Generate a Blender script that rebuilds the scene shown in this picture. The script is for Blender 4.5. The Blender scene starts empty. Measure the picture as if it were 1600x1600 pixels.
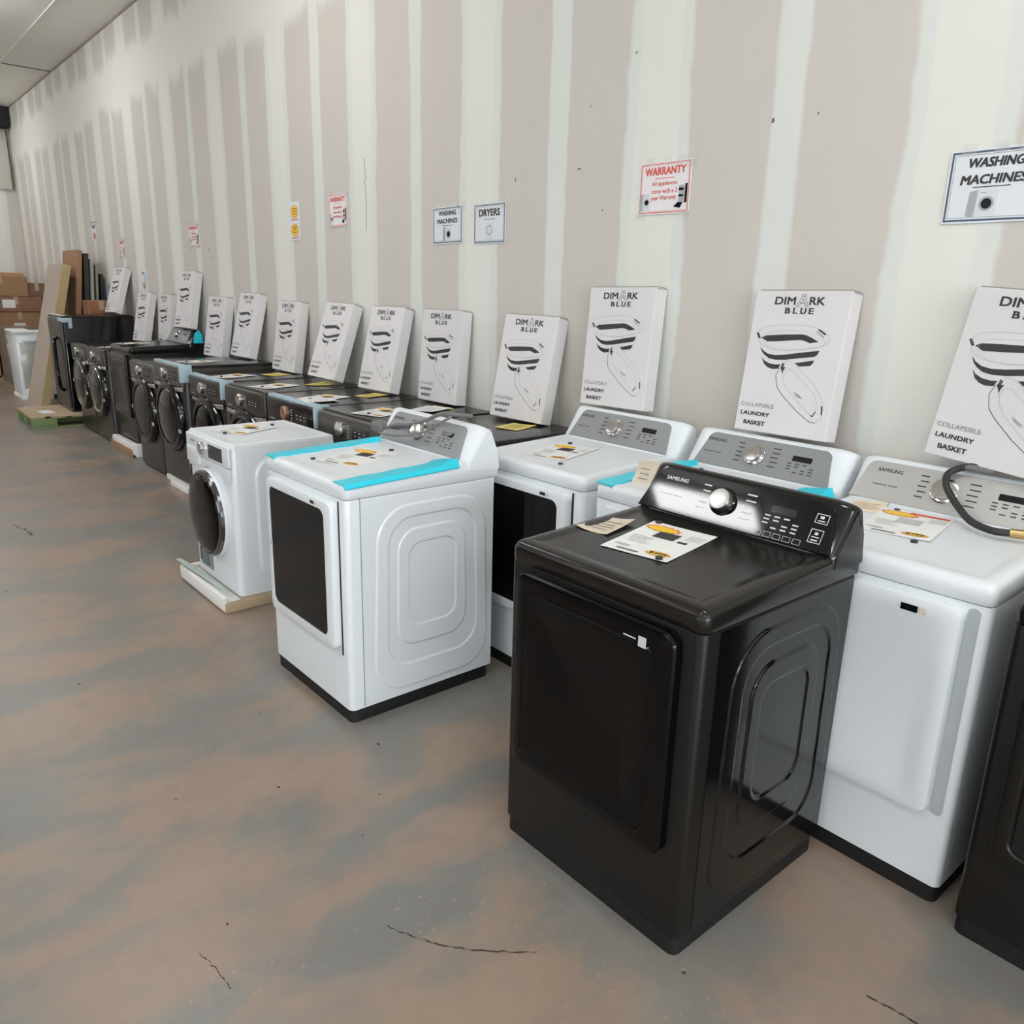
import bpy, bmesh, math, random
from mathutils import Vector, Matrix
random.seed(7)
SC = bpy.context.scene
COL = SC.collection
PI = math.pi
# ------------------------------------------------------------------ camera
def make_camera():
    f, p, r, yaw, h = 1236.3, 0.2715, 0.0262, 0.8603, 1.6617
    s, c = math.sin(yaw), math.cos(yaw)
    fw = Vector((-s*math.cos(p), c*math.cos(p), -math.sin(p)))
    rt = Vector((c, s, 0)); up = rt.cross(fw)
    rt2 = rt*math.cos(r)+up*math.sin(r); up2 = up*math.cos(r)-rt*math.sin(r)
    m = Matrix((rt2, up2, -fw)).transposed().to_4x4(); m.translation = Vector((0, 0, h))
    cd = bpy.data.cameras.new('camera'); cd.sensor_width = 36; cd.lens = 36*f/1600; cd.clip_end = 100
    o = bpy.data.objects.new('camera', cd); o.matrix_world = m; COL.objects.link(o)
    SC.camera = o
make_camera()
# ------------------------------------------------------------------ world, exposure
w = bpy.data.worlds.new('world'); SC.world = w; w.use_nodes = True
w.node_tree.nodes['Background'].inputs[0].default_value = (0.6, 0.65, 0.7, 1)
w.node_tree.nodes['Background'].inputs[1].default_value = 0.3
SC.view_settings.view_transform = 'Standard'; SC.view_settings.look = 'None'
SC.view_settings.exposure = 0.0; SC.view_settings.gamma = 1.0
SC.view_settings.use_curve_mapping = False
LAMP = 22.0            # strength of the ceiling light diffusers
LIGHT_COL = (0.98, 0.985, 1.0)
ADDED_PANE = 1.1             # brightness of the unseen glowing panes added to light the machines

# ------------------------------------------------------------------ materials
MATS = {}
def srgb(r, g, b):
    f = lambda c: (c/255/12.92) if c/255 <= .04045 else ((c/255+.055)/1.055)**2.4
    return (f(r), f(g), f(b))
def mat(name, rgb, rough=.5, metal=0., coat=0., noise=0., bump=0., scale=40., alpha=1., emis=0., trans=0., coatr=.05, spec=.5, lin=False):
    if name in MATS: return MATS[name]
    m = bpy.data.materials.new(name); m.use_nodes = True
    nt = m.node_tree; b = nt.nodes['Principled BSDF']
    col = rgb if lin else srgb(*rgb)
    b.inputs['Base Color'].default_value = (*col, 1)
    b.inputs['Roughness'].default_value = rough; b.inputs['Metallic'].default_value = metal
    b.inputs['Coat Weight'].default_value = coat; b.inputs['Coat Roughness'].default_value = coatr
    b.inputs['Alpha'].default_value = alpha; b.inputs['Transmission Weight'].default_value = trans
    b.inputs['Specular IOR Level'].default_value = spec
    if emis:
        b.inputs['Emission Color'].default_value = (*col, 1); b.inputs['Emission Strength'].default_value = emis
    if noise or bump:
        tc = nt.nodes.new('ShaderNodeTexCoord'); n = nt.nodes.new('ShaderNodeTexNoise')
        n.inputs['Scale'].default_value = scale; n.inputs['Detail'].default_value = 4
        nt.links.new(tc.outputs['Object'], n.inputs['Vector'])
        if noise:
            mx = nt.nodes.new('ShaderNodeMix'); mx.data_type = 'RGBA'
            mx.inputs[6].default_value = (*[c*(1-noise) for c in col], 1); mx.inputs[7].default_value = (*[min(1, c*(1+noise)) for c in col], 1)
            nt.links.new(n.outputs['Fac'], mx.inputs[0]); nt.links.new(mx.outputs[2], b.inputs['Base Color'])
        if bump:
            bp = nt.nodes.new('ShaderNodeBump'); bp.inputs['Strength'].default_value = bump; bp.inputs['Distance'].default_value = .01
            nt.links.new(n.outputs['Fac'], bp.inputs['Height']); nt.links.new(bp.outputs['Normal'], b.inputs['Normal'])
    MATS[name] = m
    return m
WHITE = mat('white_enamel', (226, 231, 235), .25, coat=.4, noise=.01, scale=3)
WHITE2 = mat('white_plastic', (224, 228, 232), .35, coat=.1, noise=.01, scale=3)
BLACKST = mat('black_stainless', (32, 29, 27), .2, metal=.2, coat=.0, noise=.06, scale=4, coatr=.04, spec=.4)
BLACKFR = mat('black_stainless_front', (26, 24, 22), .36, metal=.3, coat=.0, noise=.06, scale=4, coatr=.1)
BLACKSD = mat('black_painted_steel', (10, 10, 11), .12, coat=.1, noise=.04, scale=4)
GRAPH = mat('graphite_steel', (66, 62, 58), .36, metal=.45, coat=.1, noise=.05, scale=5)
GRAPH2 = mat('graphite_steel_light', (92, 88, 83), .4, metal=.45, coat=.1, noise=.04, scale=5)
GLOSSBLK = mat('gloss_black', (6, 6, 7), .05, coat=.25, spec=.35, noise=.03, scale=4)
PLINTH = mat('black_plastic', (12, 12, 12), .6, noise=.1, scale=20)
DKGLASS = mat('dark_door_glass', (9, 8, 8), .07, noise=.04, scale=4, spec=.22)
DKDOOR = mat('black_door', (9, 8, 8), .12, noise=.04, scale=4, spec=.22)
GREYPAN = mat('grey_console_panel', (136, 138, 139), .38, metal=.25, noise=.02, scale=4)
SILVER = mat('silver_console_panel', (188, 187, 184), .33, metal=.6, noise=.03, scale=4)
CHROME = mat('chrome', (215, 213, 210), .12, metal=1., noise=.02, scale=10)
BRSTEEL = mat('brushed_chrome', (190, 188, 185), .28, metal=1., noise=.05, scale=10)
ROSE = mat('rose_gold_trim', (186, 146, 124), .3, metal=.8, noise=.04, scale=10)
DISP = mat('display_black', (18, 18, 20), .15, noise=.05, scale=10)
INKD = mat('dark_ink', (52, 50, 52), .6, noise=.05, scale=30)
INKL = mat('pale_line_ink', (186, 184, 185), .6, noise=.03, scale=30)
INKG = mat('grey_ink', (120, 118, 120), .6, noise=.03, scale=30)
INKW = mat('white_ink', (205, 205, 205), .5, noise=.03, scale=30)
INKR = mat('red_ink', (214, 88, 70), .5, noise=.05, scale=30)
INKN = mat('navy_ink', (66, 84, 104), .5, noise=.05, scale=30)
INKY = mat('yellow_ink', (240, 196, 52), .5, noise=.06, scale=30)
INKO = mat('orange_ink', (222, 130, 50), .5, noise=.06, scale=30)
INKGR = mat('green_ink', (88, 112, 96), .5, noise=.06, scale=30)
PAPER = mat('white_paper', (232, 232, 230), .55, noise=.02, scale=8)
GLOSSP = mat('laminated_paper', (222, 226, 230), .3, coat=.3, noise=.02, scale=8)
BEIGEP = mat('beige_paper', (214, 200, 180), .6, noise=.04, scale=8)
YELP = mat('yellow_paper', (222, 204, 110), .6, noise=.08, scale=40)
CARTW = mat('white_carton', (218, 215, 215), .55, noise=.015, scale=6)
CARTS = mat('white_carton_side', (214, 211, 210), .6, noise=.015, scale=6)
CARD = mat('brown_cardboard', (158, 122, 92), .8, noise=.1, scale=6, bump=.05)
CARD2 = mat('dark_cardboard', (128, 98, 78), .8, noise=.12, scale=6, bump=.05)
CARD3 = mat('pale_cardboard', (176, 156, 128), .8, noise=.08, scale=6, bump=.05)
FOAM = mat('white_foam', (228, 226, 222), .8, noise=.03, scale=60, bump=.1)
TEAL = mat('teal_protective_tape', (36, 204, 226), .4, coat=.15, noise=.06, scale=12)
BLUETAPE = mat('pale_blue_tape', (168, 190, 200), .45, noise=.05, scale=30)
CLEAR = mat('clear_tape', (235, 235, 232), .12, alpha=.13, coat=.5, bump=.8, scale=60)
RUBBER = mat('black_rubber', (36, 36, 38), .45, noise=.1, scale=30)
CORDG = mat('grey_cord', (112, 110, 108), .45, noise=.06, scale=30)
BRASS = mat('brass', (190, 160, 110), .25, metal=1., noise=.05, scale=30)
WOODB = mat('greige_board', (176, 160, 146), .6, noise=.12, scale=5)
WOODT = mat('tan_board_edge', (176, 154, 112), .7, noise=.1, scale=8)
DKBRD = mat('dark_brown_board', (46, 40, 38), .6, noise=.1, scale=8)
PALGR = mat('green_pallet_paint', (118, 138, 92), .8, noise=.2, scale=9, bump=.2)
PALWD = mat('pallet_wood', (150, 132, 104), .8, noise=.2, scale=9, bump=.2)
GREY1 = mat('grey_plastic', (128, 130, 132), .5, noise=.05, scale=20)
LIGHTM = mat('light_diffuser', LIGHT_COL, .5, emis=LAMP, lin=True)

def N(nt, t, **k):
    n = nt.nodes.new(t)
    for a, b in k.items(): setattr(n, a, b)
    return n
def mth(nt, op, a, b=None, c=None, clamp=False):
    n = N(nt, 'ShaderNodeMath', operation=op, use_clamp=clamp)
    for i, v in enumerate((a, b, c)):
        if v is None: continue
        if isinstance(v, (int, float)): n.inputs[i].default_value = v
        else: nt.links.new(v, n.inputs[i])
    return n.outputs[0]
def sstep(nt, v, lo, hi):
    n = N(nt, 'ShaderNodeMapRange', interpolation_type='SMOOTHSTEP')
    nt.links.new(v, n.inputs[0]); n.inputs[1].default_value = lo; n.inputs[2].default_value = hi
    return n.outputs[0]
def mixc(nt, f, a, b):
    n = N(nt, 'ShaderNodeMix', data_type='RGBA')
    nt.links.new(f, n.inputs[0])
    for i, v in ((6, a), (7, b)):
        if isinstance(v, tuple): n.inputs[i].default_value = (*v, 1)
        else: nt.links.new(v, n.inputs[i])
    return n.outputs[2]
def noise(nt, vec, scale, detail=3, rough=.5):
    n = N(nt, 'ShaderNodeTexNoise'); n.inputs['Scale'].default_value = scale; n.inputs['Detail'].default_value = detail
    n.inputs['Roughness'].default_value = rough
    nt.links.new(vec, n.inputs['Vector']); return n.outputs['Fac']
def wall_material(name, axis):
    """bare drywall: grey board with pale joint compound over every stud"""
    m = bpy.data.materials.new(name); m.use_nodes = True; nt = m.node_tree; b = nt.nodes['Principled BSDF']
    geo = N(nt, 'ShaderNodeNewGeometry'); sep = N(nt, 'ShaderNodeSeparateXYZ'); nt.links.new(geo.outputs['Position'], sep.inputs[0])
    X = sep.outputs[axis]; Z = sep.outputs[2]
    mp = N(nt, 'ShaderNodeMapping'); mp.inputs['Scale'].default_value = (1, 1, .45); nt.links.new(geo.outputs['Position'], mp.inputs[0])
    n1 = noise(nt, mp.outputs[0], 2.2, 4, .6); n2 = noise(nt, geo.outputs['Position'], 9, 3)
    wob = mth(nt, 'MULTIPLY', mth(nt, 'SUBTRACT', n1, .5), .10)
    wob = mth(nt, 'ADD', wob, mth(nt, 'MULTIPLY', mth(nt, 'SUBTRACT', n2, .5), .04))
    P = 1.2784
    u = mth(nt, 'DIVIDE', mth(nt, 'ADD', X, 1.2326), P)
    def dist(v):
        fr = mth(nt, 'FRACT', mth(nt, 'ADD', v, 100.5)); return mth(nt, 'MULTIPLY', mth(nt, 'ABSOLUTE', mth(nt, 'SUBTRACT', fr, .5)), P)
    dw = mth(nt, 'ADD', dist(u), wob); dn = mth(nt, 'ADD', dist(mth(nt, 'ADD', u, .5)), mth(nt, 'MULTIPLY', wob, .6))
    inv = lambda v: mth(nt, 'SUBTRACT', 1.0, v)
    wide = inv(sstep(nt, dw, .165, .195)); core = inv(sstep(nt, dw, .105, .125)); nar = inv(sstep(nt, dn, .055, .08))
    zj = mth(nt, 'ADD', mth(nt, 'ABSOLUTE', mth(nt, 'SUBTRACT', Z, 3.83)), mth(nt, 'MULTIPLY', mth(nt, 'SUBTRACT', n1, .5), .5))
    hor = inv(sstep(nt, zj, .18, .36))
    mud = mth(nt, 'MAXIMUM', mth(nt, 'MAXIMUM', wide, nar), hor)
    board = mixc(nt, n1, srgb(199, 193, 185), srgb(207, 201, 193))
    mudc = mixc(nt, n2, srgb(214, 216, 211), srgb(222, 223, 218))
    mudc = mixc(nt, mth(nt, 'MAXIMUM', core, hor), mudc, srgb(225, 224, 216))
    col = mixc(nt, mud, board, mudc)
    nt.links.new(col, b.inputs['Base Color']); b.inputs['Roughness'].default_value = .8
    b.inputs['Specular IOR Level'].default_value = .25
    bp = N(nt, 'ShaderNodeBump'); bp.inputs['Strength'].default_value = .15; bp.inputs['Distance'].default_value = .01
    nt.links.new(mth(nt, 'ADD', mud, mth(nt, 'MULTIPLY', n2, .4)), bp.inputs['Height']); nt.links.new(bp.outputs[0], b.inputs['Normal'])
    return m
def floor_material():
    m = bpy.data.materials.new('stained_concrete'); m.use_nodes = True; nt = m.node_tree; b = nt.nodes['Principled BSDF']
    geo = N(nt, 'ShaderNodeNewGeometry')
    mp = N(nt, 'ShaderNodeMapping'); mp.inputs['Rotation'].default_value = (0, 0, .5); mp.inputs['Scale'].default_value = (1.5, .85, 1); nt.links.new(geo.outputs['Position'], mp.inputs[0])
    sh = N(nt, 'ShaderNodeVectorMath', operation='ADD'); nt.links.new(mp.outputs[0], sh.inputs[0]); sh.inputs[1].default_value = (7.3, 2.1, 4.4)
    wx = mth(nt, 'MULTIPLY', noise(nt, mp.outputs[0], 2.3, 3, .5), .5); wy = mth(nt, 'MULTIPLY', noise(nt, sh.outputs[0], 2.3, 3, .5), .5)
    cb = N(nt, 'ShaderNodeCombineXYZ'); nt.links.new(wx, cb.inputs[0]); nt.links.new(wy, cb.inputs[1])
    wv = N(nt, 'ShaderNodeVectorMath', operation='ADD'); nt.links.new(cb.outputs[0], wv.inputs[0]); nt.links.new(mp.outputs[0], wv.inputs[1])
    n1 = noise(nt, wv.outputs[0], 1.45, 3, .5); n2 = noise(nt, wv.outputs[0], 3.6, 3, .5); n3 = noise(nt, geo.outputs['Position'], 11, 3, .55)
    n4 = noise(nt, wv.outputs[0], .7, 3, .5)
    a = mth(nt, 'ADD', mth(nt, 'MULTIPLY', n1, .75), mth(nt, 'MULTIPLY', n2, .25))
    f = sstep(nt, a, .445, .555)
    grey = mixc(nt, n2, srgb(104, 105, 103), srgb(134, 131, 127)); tan = mixc(nt, n2, srgb(136, 114, 98), srgb(162, 138, 119))
    col = mixc(nt, f, grey, tan)
    warm = mixc(nt, sstep(nt, n4, .35, .65), srgb(130, 125, 118), srgb(148, 137, 126))
    mx = N(nt, 'ShaderNodeMix', data_type='RGBA'); mx.inputs[0].default_value = .3; nt.links.new(col, mx.inputs[6]); nt.links.new(warm, mx.inputs[7]); col = mx.outputs[2]
    pit = mth(nt, 'MULTIPLY', sstep(nt, n3, .45, .75), .3)
    col = mixc(nt, pit, col, srgb(120, 112, 104))
    n5 = noise(nt, geo.outputs['Position'], 55, 4, .65); n6 = noise(nt, wv.outputs[0], 1.1, 2, .5)
    spk = mth(nt, 'MULTIPLY', mth(nt, 'MULTIPLY', sstep(nt, n5, .60, .68), sstep(nt, n6, .48, .62)), .55)
    col = mixc(nt, spk, col, srgb(176, 158, 138))
    nt.links.new(col, b.inputs['Base Color'])
    rr_ = N(nt, 'ShaderNodeMapRange'); nt.links.new(n2, rr_.inputs[0]); rr_.inputs[1].default_value = .3; rr_.inputs[2].default_value = .7; rr_.inputs[3].default_value = .30; rr_.inputs[4].default_value = .42
    nt.links.new(rr_.outputs[0], b.inputs['Roughness'])
    b.inputs['Specular IOR Level'].default_value = .5
    bp = N(nt, 'ShaderNodeBump'); bp.inputs['Strength'].default_value = .08; bp.inputs['Distance'].default_value = .004
    nt.links.new(mth(nt, 'ADD', n3, n2), bp.inputs['Height']); nt.links.new(bp.outputs[0], b.inputs['Normal'])
    return m

# ------------------------------------------------------------------ mesh helpers
def finish(bm, smooth=True, ang=35):
    bmesh.ops.recalc_face_normals(bm, faces=bm.faces)
    for f in bm.faces: f.smooth = smooth
    if smooth:
        lim = math.radians(ang)
        for e in bm.edges:
            if len(e.link_faces) == 2 and e.calc_face_angle(0) > lim: e.smooth = False
def obj(name, bm, mats, parent=None, smooth=True, label=None, ang=35):
    finish(bm, smooth, ang)
    me = bpy.data.meshes.new(name); bm.to_mesh(me); bm.free()
    for m in (mats if isinstance(mats, (list, tuple)) else [mats]): me.materials.append(m)
    o = bpy.data.objects.new(name, me); COL.objects.link(o)
    if parent: o.parent = parent
    if label: o['label'] = label
    return o
def thing(name, label, cat, loc=(0, 0, 0), rotz=0, group=None, rot=None):
    o = bpy.data.objects.new(name, None); COL.objects.link(o); o.empty_display_size = .1
    o.location = loc; o.rotation_euler = rot if rot else (0, 0, rotz); o['label'] = label; o['category'] = cat
    if group: o['group'] = group
    return o
def tag(o, label, cat, group=None):
    o['label'] = label; o['category'] = cat
    if group: o['group'] = group
    return o
def struct(name, bm, m, parent=None, smooth=False):
    o = obj(name, bm, m, parent, smooth)
    if not parent: o['kind'] = 'structure'
    return o
def box(bm, x0, x1, y0, y1, z0, z1, bev=0, seg=2, mi=0):
    r = bmesh.ops.create_cube(bm, size=1)
    vs = r['verts']
    for v in vs: v.co = Vector(((x0+x1)/2+v.co.x*(x1-x0), (y0+y1)/2+v.co.y*(y1-y0), (z0+z1)/2+v.co.z*(z1-z0)))
    fs = {f for v in vs for f in v.link_faces}
    if bev:
        es = {e for v in vs for e in v.link_edges}
        rr_ = bmesh.ops.bevel(bm, geom=list(es), offset=bev, segments=seg, affect='EDGES', profile=.5)
        fs |= set(rr_['faces'])
    for f in fs:
        if f.is_valid: f.material_index = mi
class RR(list): pass
def rr(x0, x1, y0, y1, r=.02, n=6):
    out = RR(_rr(x0, x1, y0, y1, r, n)); out.prm = (x0, x1, y0, y1, r, n); return out
def _rr(x0, x1, y0, y1, r=.02, n=6):
    rs = r if isinstance(r, (list, tuple)) else [r]*4      # order: bl, br, tr, tl
    pts = []
    for (cx, cy, a0, q) in ((x0, y0, PI, rs[0]), (x1, y0, 1.5*PI, rs[1]), (x1, y1, 0, rs[2]), (x0, y1, .5*PI, rs[3])):
        q = max(q, 1e-4)
        ox = cx+q if cx == x0 else cx-q; oy = cy+q if cy == y0 else cy-q
        for i in range(n+1):
            a = a0+i/n*PI/2; pts.append((ox+q*math.cos(a), oy+q*math.sin(a)))
    return pts
def inset(pts, d):
    if isinstance(pts, RR):
        x0, x1, y0, y1, r, n = pts.prm
        r = [max(q-d, .0015) for q in (r if isinstance(r, (list, tuple)) else [r]*4)]
        return rr(x0+d, x1-d, y0+d, y1-d, r, n)
    out = []; n = len(pts)
    area = sum(pts[i][0]*pts[(i+1) % n][1]-pts[(i+1) % n][0]*pts[i][1] for i in range(n))
    sg = 1 if area > 0 else -1
    for i in range(n):
        j = 1
        while math.hypot(pts[i][0]-pts[i-j][0], pts[i][1]-pts[i-j][1]) < 1e-6: j += 1
        k = 1
        while math.hypot(pts[i][0]-pts[(i+k) % n][0], pts[i][1]-pts[(i+k) % n][1]) < 1e-6: k += 1
        a = Vector((pts[i][0]-pts[i-j][0], pts[i][1]-pts[i-j][1])).normalized(); b = Vector((pts[(i+k) % n][0]-pts[i][0], pts[(i+k) % n][1]-pts[i][1])).normalized()
        na = Vector((-a.y, a.x)); nb = Vector((-b.y, b.x)); v = (na+nb)
        v = v/max(.3, v.length_squared/2) if v.length > 1e-6 else na
        out.append((pts[i][0]+sg*v.x*d, pts[i][1]+sg*v.y*d))
    return out
def rings(bm, rs, cap0=True, cap1=True, closed=True, mi=0):
    vr = [[bm.verts.new(p) for p in r] for r in rs]
    fs = []
    for a, b in zip(vr, vr[1:]):
        n = len(a)
        for i in range(n if closed else n-1):
            fs.append(bm.faces.new((a[i], a[(i+1) % n], b[(i+1) % n], b[i])))
    if cap0: fs.append(bm.faces.new(vr[0][::-1]))
    if cap1: fs.append(bm.faces.new(vr[-1]))
    for f in fs: f.material_index = mi
    return vr
FRONT = lambda u, v, d: (u, -d, v)          # a face looking towards -y
TOP = lambda u, v, d: (u, v, d)
SIDE = lambda u, v, d: (d, u, v)            # a face looking towards +x
def slab(bm, pts, F, d0, d1, bev=0, seg=3, cap0=True, mi=0, back_inset=0):
    rs = [[F(u, v, d0) for u, v in (inset(pts, back_inset) if back_inset else pts)]]
    if bev:
        for i in range(seg+1):
            a = i/seg*PI/2
            q = inset(pts, bev*(1-math.cos(a))); d = d1-bev+bev*math.sin(a)
            rs.append([F(u, v, d) for u, v in q])
    else: rs.append([F(u, v, d1) for u, v in pts])
    rings(bm, rs, cap0, True, mi=mi)
def flat(bm, pts, F, d, mi=0):
    f = bm.faces.new([bm.verts.new(F(u, v, d)) for u, v in pts]); f.material_index = mi
def rect(bm, u0, u1, v0, v1, F, d, mi=0): flat(bm, [(u0, v0), (u1, v0), (u1, v1), (u0, v1)], F, d, mi)
def stroke(bm, pts, wd, F, d, closed=False, mi=0):
    n = len(pts)
    for i in range(n if closed else n-1):
        a = Vector(pts[i]); b = Vector(pts[(i+1) % n]); t = (b-a)
        if t.length < 1e-6: continue
        t.normalize(); q = Vector((-t.y, t.x))*wd/2; e = t*wd*.3
        flat(bm, [tuple(a-q-e), tuple(b-q+e), tuple(b+q+e), tuple(a+q-e)], F, d, mi)
def frame_ring(bm, x0, x1, y0, y1, wd, F, d, mi=0):
    for a in ((x0, x1, y0, y0+wd), (x0, x1, y1-wd, y1), (x0, x0+wd, y0+wd, y1-wd), (x1-wd, x1, y0+wd, y1-wd)): rect(bm, *a, F, d, mi)
def lathe(bm, prof, F, cu, cv, n=40, mi=0, cap=True):
    """prof: (radius, depth) outward along d of frame F"""
    rs = [[F(cu+r*math.cos(2*PI*i/n), cv+r*math.sin(2*PI*i/n), d) for i in range(n)] for r, d in prof if r > 1e-5]
    rings(bm, rs, cap0=False, cap1=cap, mi=mi)
def tube(bm, path, r, n=10, mi=0):
    P = [Vector(p) for p in path]; rs = []
    up = Vector((0, 0, 1))
    for i, p in enumerate(P):
        t = (P[min(i+1, len(P)-1)]-P[max(i-1, 0)]).normalized()
        a = t.cross(up)
        if a.length < 1e-3: a = t.cross(Vector((1, 0, 0)))
        a.normalize(); b = t.cross(a); rad = r[i] if isinstance(r, list) else r
        rs.append([p+a*rad*math.cos(2*PI*k/n)+b*rad*math.sin(2*PI*k/n) for k in range(n)])
    rings(bm, rs, mi=mi)
def smoothpath(pts, k=6):
    P = [Vector(p) for p in pts]; out = []
    for i in range(len(P)-1):
        p0, p1, p2, p3 = P[max(i-1, 0)], P[i], P[i+1], P[min(i+2, len(P)-1)]
        for j in range(k):
            t = j/k; out.append(.5*((2*p1)+(p2-p0)*t+(2*p0-5*p1+4*p2-p3)*t*t+(3*p1-p0-3*p2+p3)*t**3))
    out.append(P[-1]); return out
_text = {}
def text_polys(s, bold):
    k = (s, bold)
    if k not in _text:
        cu = bpy.data.curves.new('t', 'FONT'); cu.body = s; cu.size = 1; cu.resolution_u = 3; cu.offset = bold
        o = bpy.data.objects.new('t', cu); COL.objects.link(o)
        bpy.context.view_layer.update()
        me = bpy.data.meshes.new_from_object(o.evaluated_get(bpy.context.evaluated_depsgraph_get()))
        vs = [v.co.copy() for v in me.vertices]; fs = [list(p.vertices) for p in me.polygons]
        bpy.data.objects.remove(o); bpy.data.curves.remove(cu); bpy.data.meshes.remove(me)
        _text[k] = (vs, fs)
    return _text[k]
def text(bm, s, u0, u1, v0, v1, F, d, bold=0., mi=0, shear=0., slope=0.):
    """write s into the box u0..u1, v0..v1 of frame F; bold strokes are the same letters laid side by side"""
    vs, fs = text_polys(s, 0.)
    if not vs: return
    x0 = min(v.x for v in vs); x1 = max(v.x for v in vs); y0 = min(v.y for v in vs); y1 = max(v.y for v in vs)
    o = bold*(v1-v0)*.9
    u0, u1, v0, v1 = u0+o, u1-o, v0+o*.6, v1-o*.6
    for k, (du, dv) in enumerate([(0, 0)] if not bold else [(-o, -o*.6), (o, -o*.6), (-o, o*.6), (o, o*.6), (0, 0)]):
        nv = []
        for v in vs:
            a = (v.x-x0)/(x1-x0); b = (v.y-y0)/(y1-y0)
            nv.append(bm.verts.new(F(u0+(u1-u0)*a+shear*b+du, v0+(v1-v0)*b+slope*a+dv, d+.00003*k)))
        for f in fs:
            try: q = bm.faces.new([nv[i] for i in f]); q.material_index = mi
            except ValueError: pass
def dup(root, loc=None, rot=None, label=None, group=None):
    r = root.copy(); COL.objects.link(r)
    if loc is not None: r.location = loc
    if rot is not None: r.rotation_euler = rot
    if label: r['label'] = label
    if group: r['group'] = group
    for ch in list(root.children):
        c = ch.copy(); COL.objects.link(c); c.parent = r
        for g in list(ch.children):
            d = g.copy(); COL.objects.link(d); d.parent = c
    return r

# ------------------------------------------------------------------ the room
X0, X1, Y0, YW, ZC = -16.95, 9.0, -8.0, 2.95, 4.43
bm = bmesh.new(); rect(bm, X0, X1, Y0, YW, TOP, 0); floor = struct('floor', bm, floor_material())
bm = bmesh.new(); rect(bm, X0, X1, Y0, YW, TOP, ZC)
struct('ceiling', bm, mat('ceiling_white', (240, 239, 233), .85, noise=.03, scale=1.2))
WALLM = wall_material('bare_drywall', 0); WALLY = wall_material('bare_drywall_side', 1)
bm = bmesh.new(); box(bm, X0-.1, X1+.1, YW, YW+.1, 0, ZC); wall = struct('wall_back', bm, WALLM)
bm = bmesh.new(); box(bm, X0-.1, X0, Y0, YW, 0, ZC); struct('wall_left', bm, WALLY)
bm = bmesh.new(); box(bm, X1, X1+.1, Y0, YW, 0, ZC); struct('wall_right', bm, WALLY)
bm = bmesh.new(); box(bm, X0-.1, X1+.1, Y0-.1, Y0, 0, ZC); struct('wall_front', bm, mat('grey_paint', (104, 103, 100), .8, noise=.03, scale=2))
bm = bmesh.new(); box(bm, X0, X0+.35, Y0, 2.93, 4.12, ZC-.005); struct('trim_1', bm, mat('dark_beam', (28, 28, 32), .7, noise=.1, scale=5))
bm = bmesh.new(); box(bm, X0, X1, 2.335, 2.355, ZC-.012, ZC+.004); struct('trim_2', bm, mat('pale_ceiling_strip', (232, 232, 226), .6, noise=.03, scale=5))
bm = bmesh.new(); box(bm, -13.45, -13.42, 2.36, YW, ZC-.006, ZC+.004); struct('trim_3', bm, mat('ceiling_seam', (96, 92, 86), .8, noise=.1, scale=5))
bm = bmesh.new(); box(bm, X0, X1, YW-.008, YW+.002, ZC-.02, ZC+.002); struct('trim_4', bm, mat('corner_bead', (150, 140, 130), .8, noise=.1, scale=5))  # thin grey-brown strip along the wall-ceiling corner
# pale plastic sheeting hung on the far wall with a dark edge
t = thing('plastic_sheet', 'pale translucent plastic sheet hanging high on the far wall by the corner', 'sheet', (X0+.02, 2.0, 3.15))
bm = bmesh.new(); box(bm, .004, .03, -2.0, .9, 0, .92, .004); obj('sheet', bm, mat('pale_sheeting', (205, 203, 192), .3, coat=.5, noise=.05, scale=4), t)
bm = bmesh.new(); box(bm, .0, .04, .9, .915, 0, .95); obj('edge_strip', bm, mat('dark_edge', (80, 78, 72), .6, noise=.05, scale=4), t)

# cracks and chips in the floor, nail holes and nicks in the wall: marks that belong to them
CRK = mat('crack_dark', (62, 54, 46), .9, noise=.2, scale=60)
def crack(path, wd, jit, seed):
    rnd = random.Random(seed); bm = bmesh.new(); P = smoothpath([(x, y, 0) for x, y in path], 14)
    q = []
    for p in P:
        q.append((p.x+rnd.uniform(-jit, jit), p.y+rnd.uniform(-jit, jit), wd*rnd.choice((.15, .35, .7, 1, 1.3))))
    for a, b in zip(q, q[1:]):
        A = Vector(a[:2]); B = Vector(b[:2]); t_ = B-A
        if t_.length < 1e-6: continue
        n_ = Vector((-t_.y, t_.x)).normalized()
        flat(bm, [tuple(A-n_*a[2]), tuple(B-n_*b[2]), tuple(B+n_*b[2]), tuple(A+n_*a[2])], TOP, .0006)
    obj('crack', bm, CRK, floor, smooth=False)
crack([(-1.535, .914), (-1.428, .966), (-1.324, 1.046), (-1.214, 1.172)], .0022, .003, 1)
crack([(-1.76, .49), (-1.68, .505), (-1.604, .511)], .0012, .003, 2)
crack([(-.60, 1.72), (-.52, 1.735), (-.49, 1.737), (-.45, 1.75)], .003, .002, 3)
crack([(-6.3, .8), (-6.1, .85), (-5.95, .86)], .006, .01, 5)
for i, (x, y, r_) in enumerate([(-2.298, .951, .009), (-2.445, .656, .006), (-1.81, .583, .006), (-.93, 1.42, .007), (-2.05, 1.2, .005), (-3.5, .6, .008), (-2.8, 1.1, .005), (-2.32, 1.36, .011), (-4.9, .55, .01), (-1.9, 1.05, .004), (-1.3, .72, .004)]):
    bm = bmesh.new(); k = 9
    flat(bm, [(x+r_*random.uniform(.5, 1.2)*math.cos(2*PI*j/k), y+r_*random.uniform(.4, .9)*math.sin(2*PI*j/k)) for j in range(k)], TOP, .0006)
    obj('chip', bm, CRK, floor, smooth=False)
WF = lambda u, v, d: (u, YW-d, v)
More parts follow.
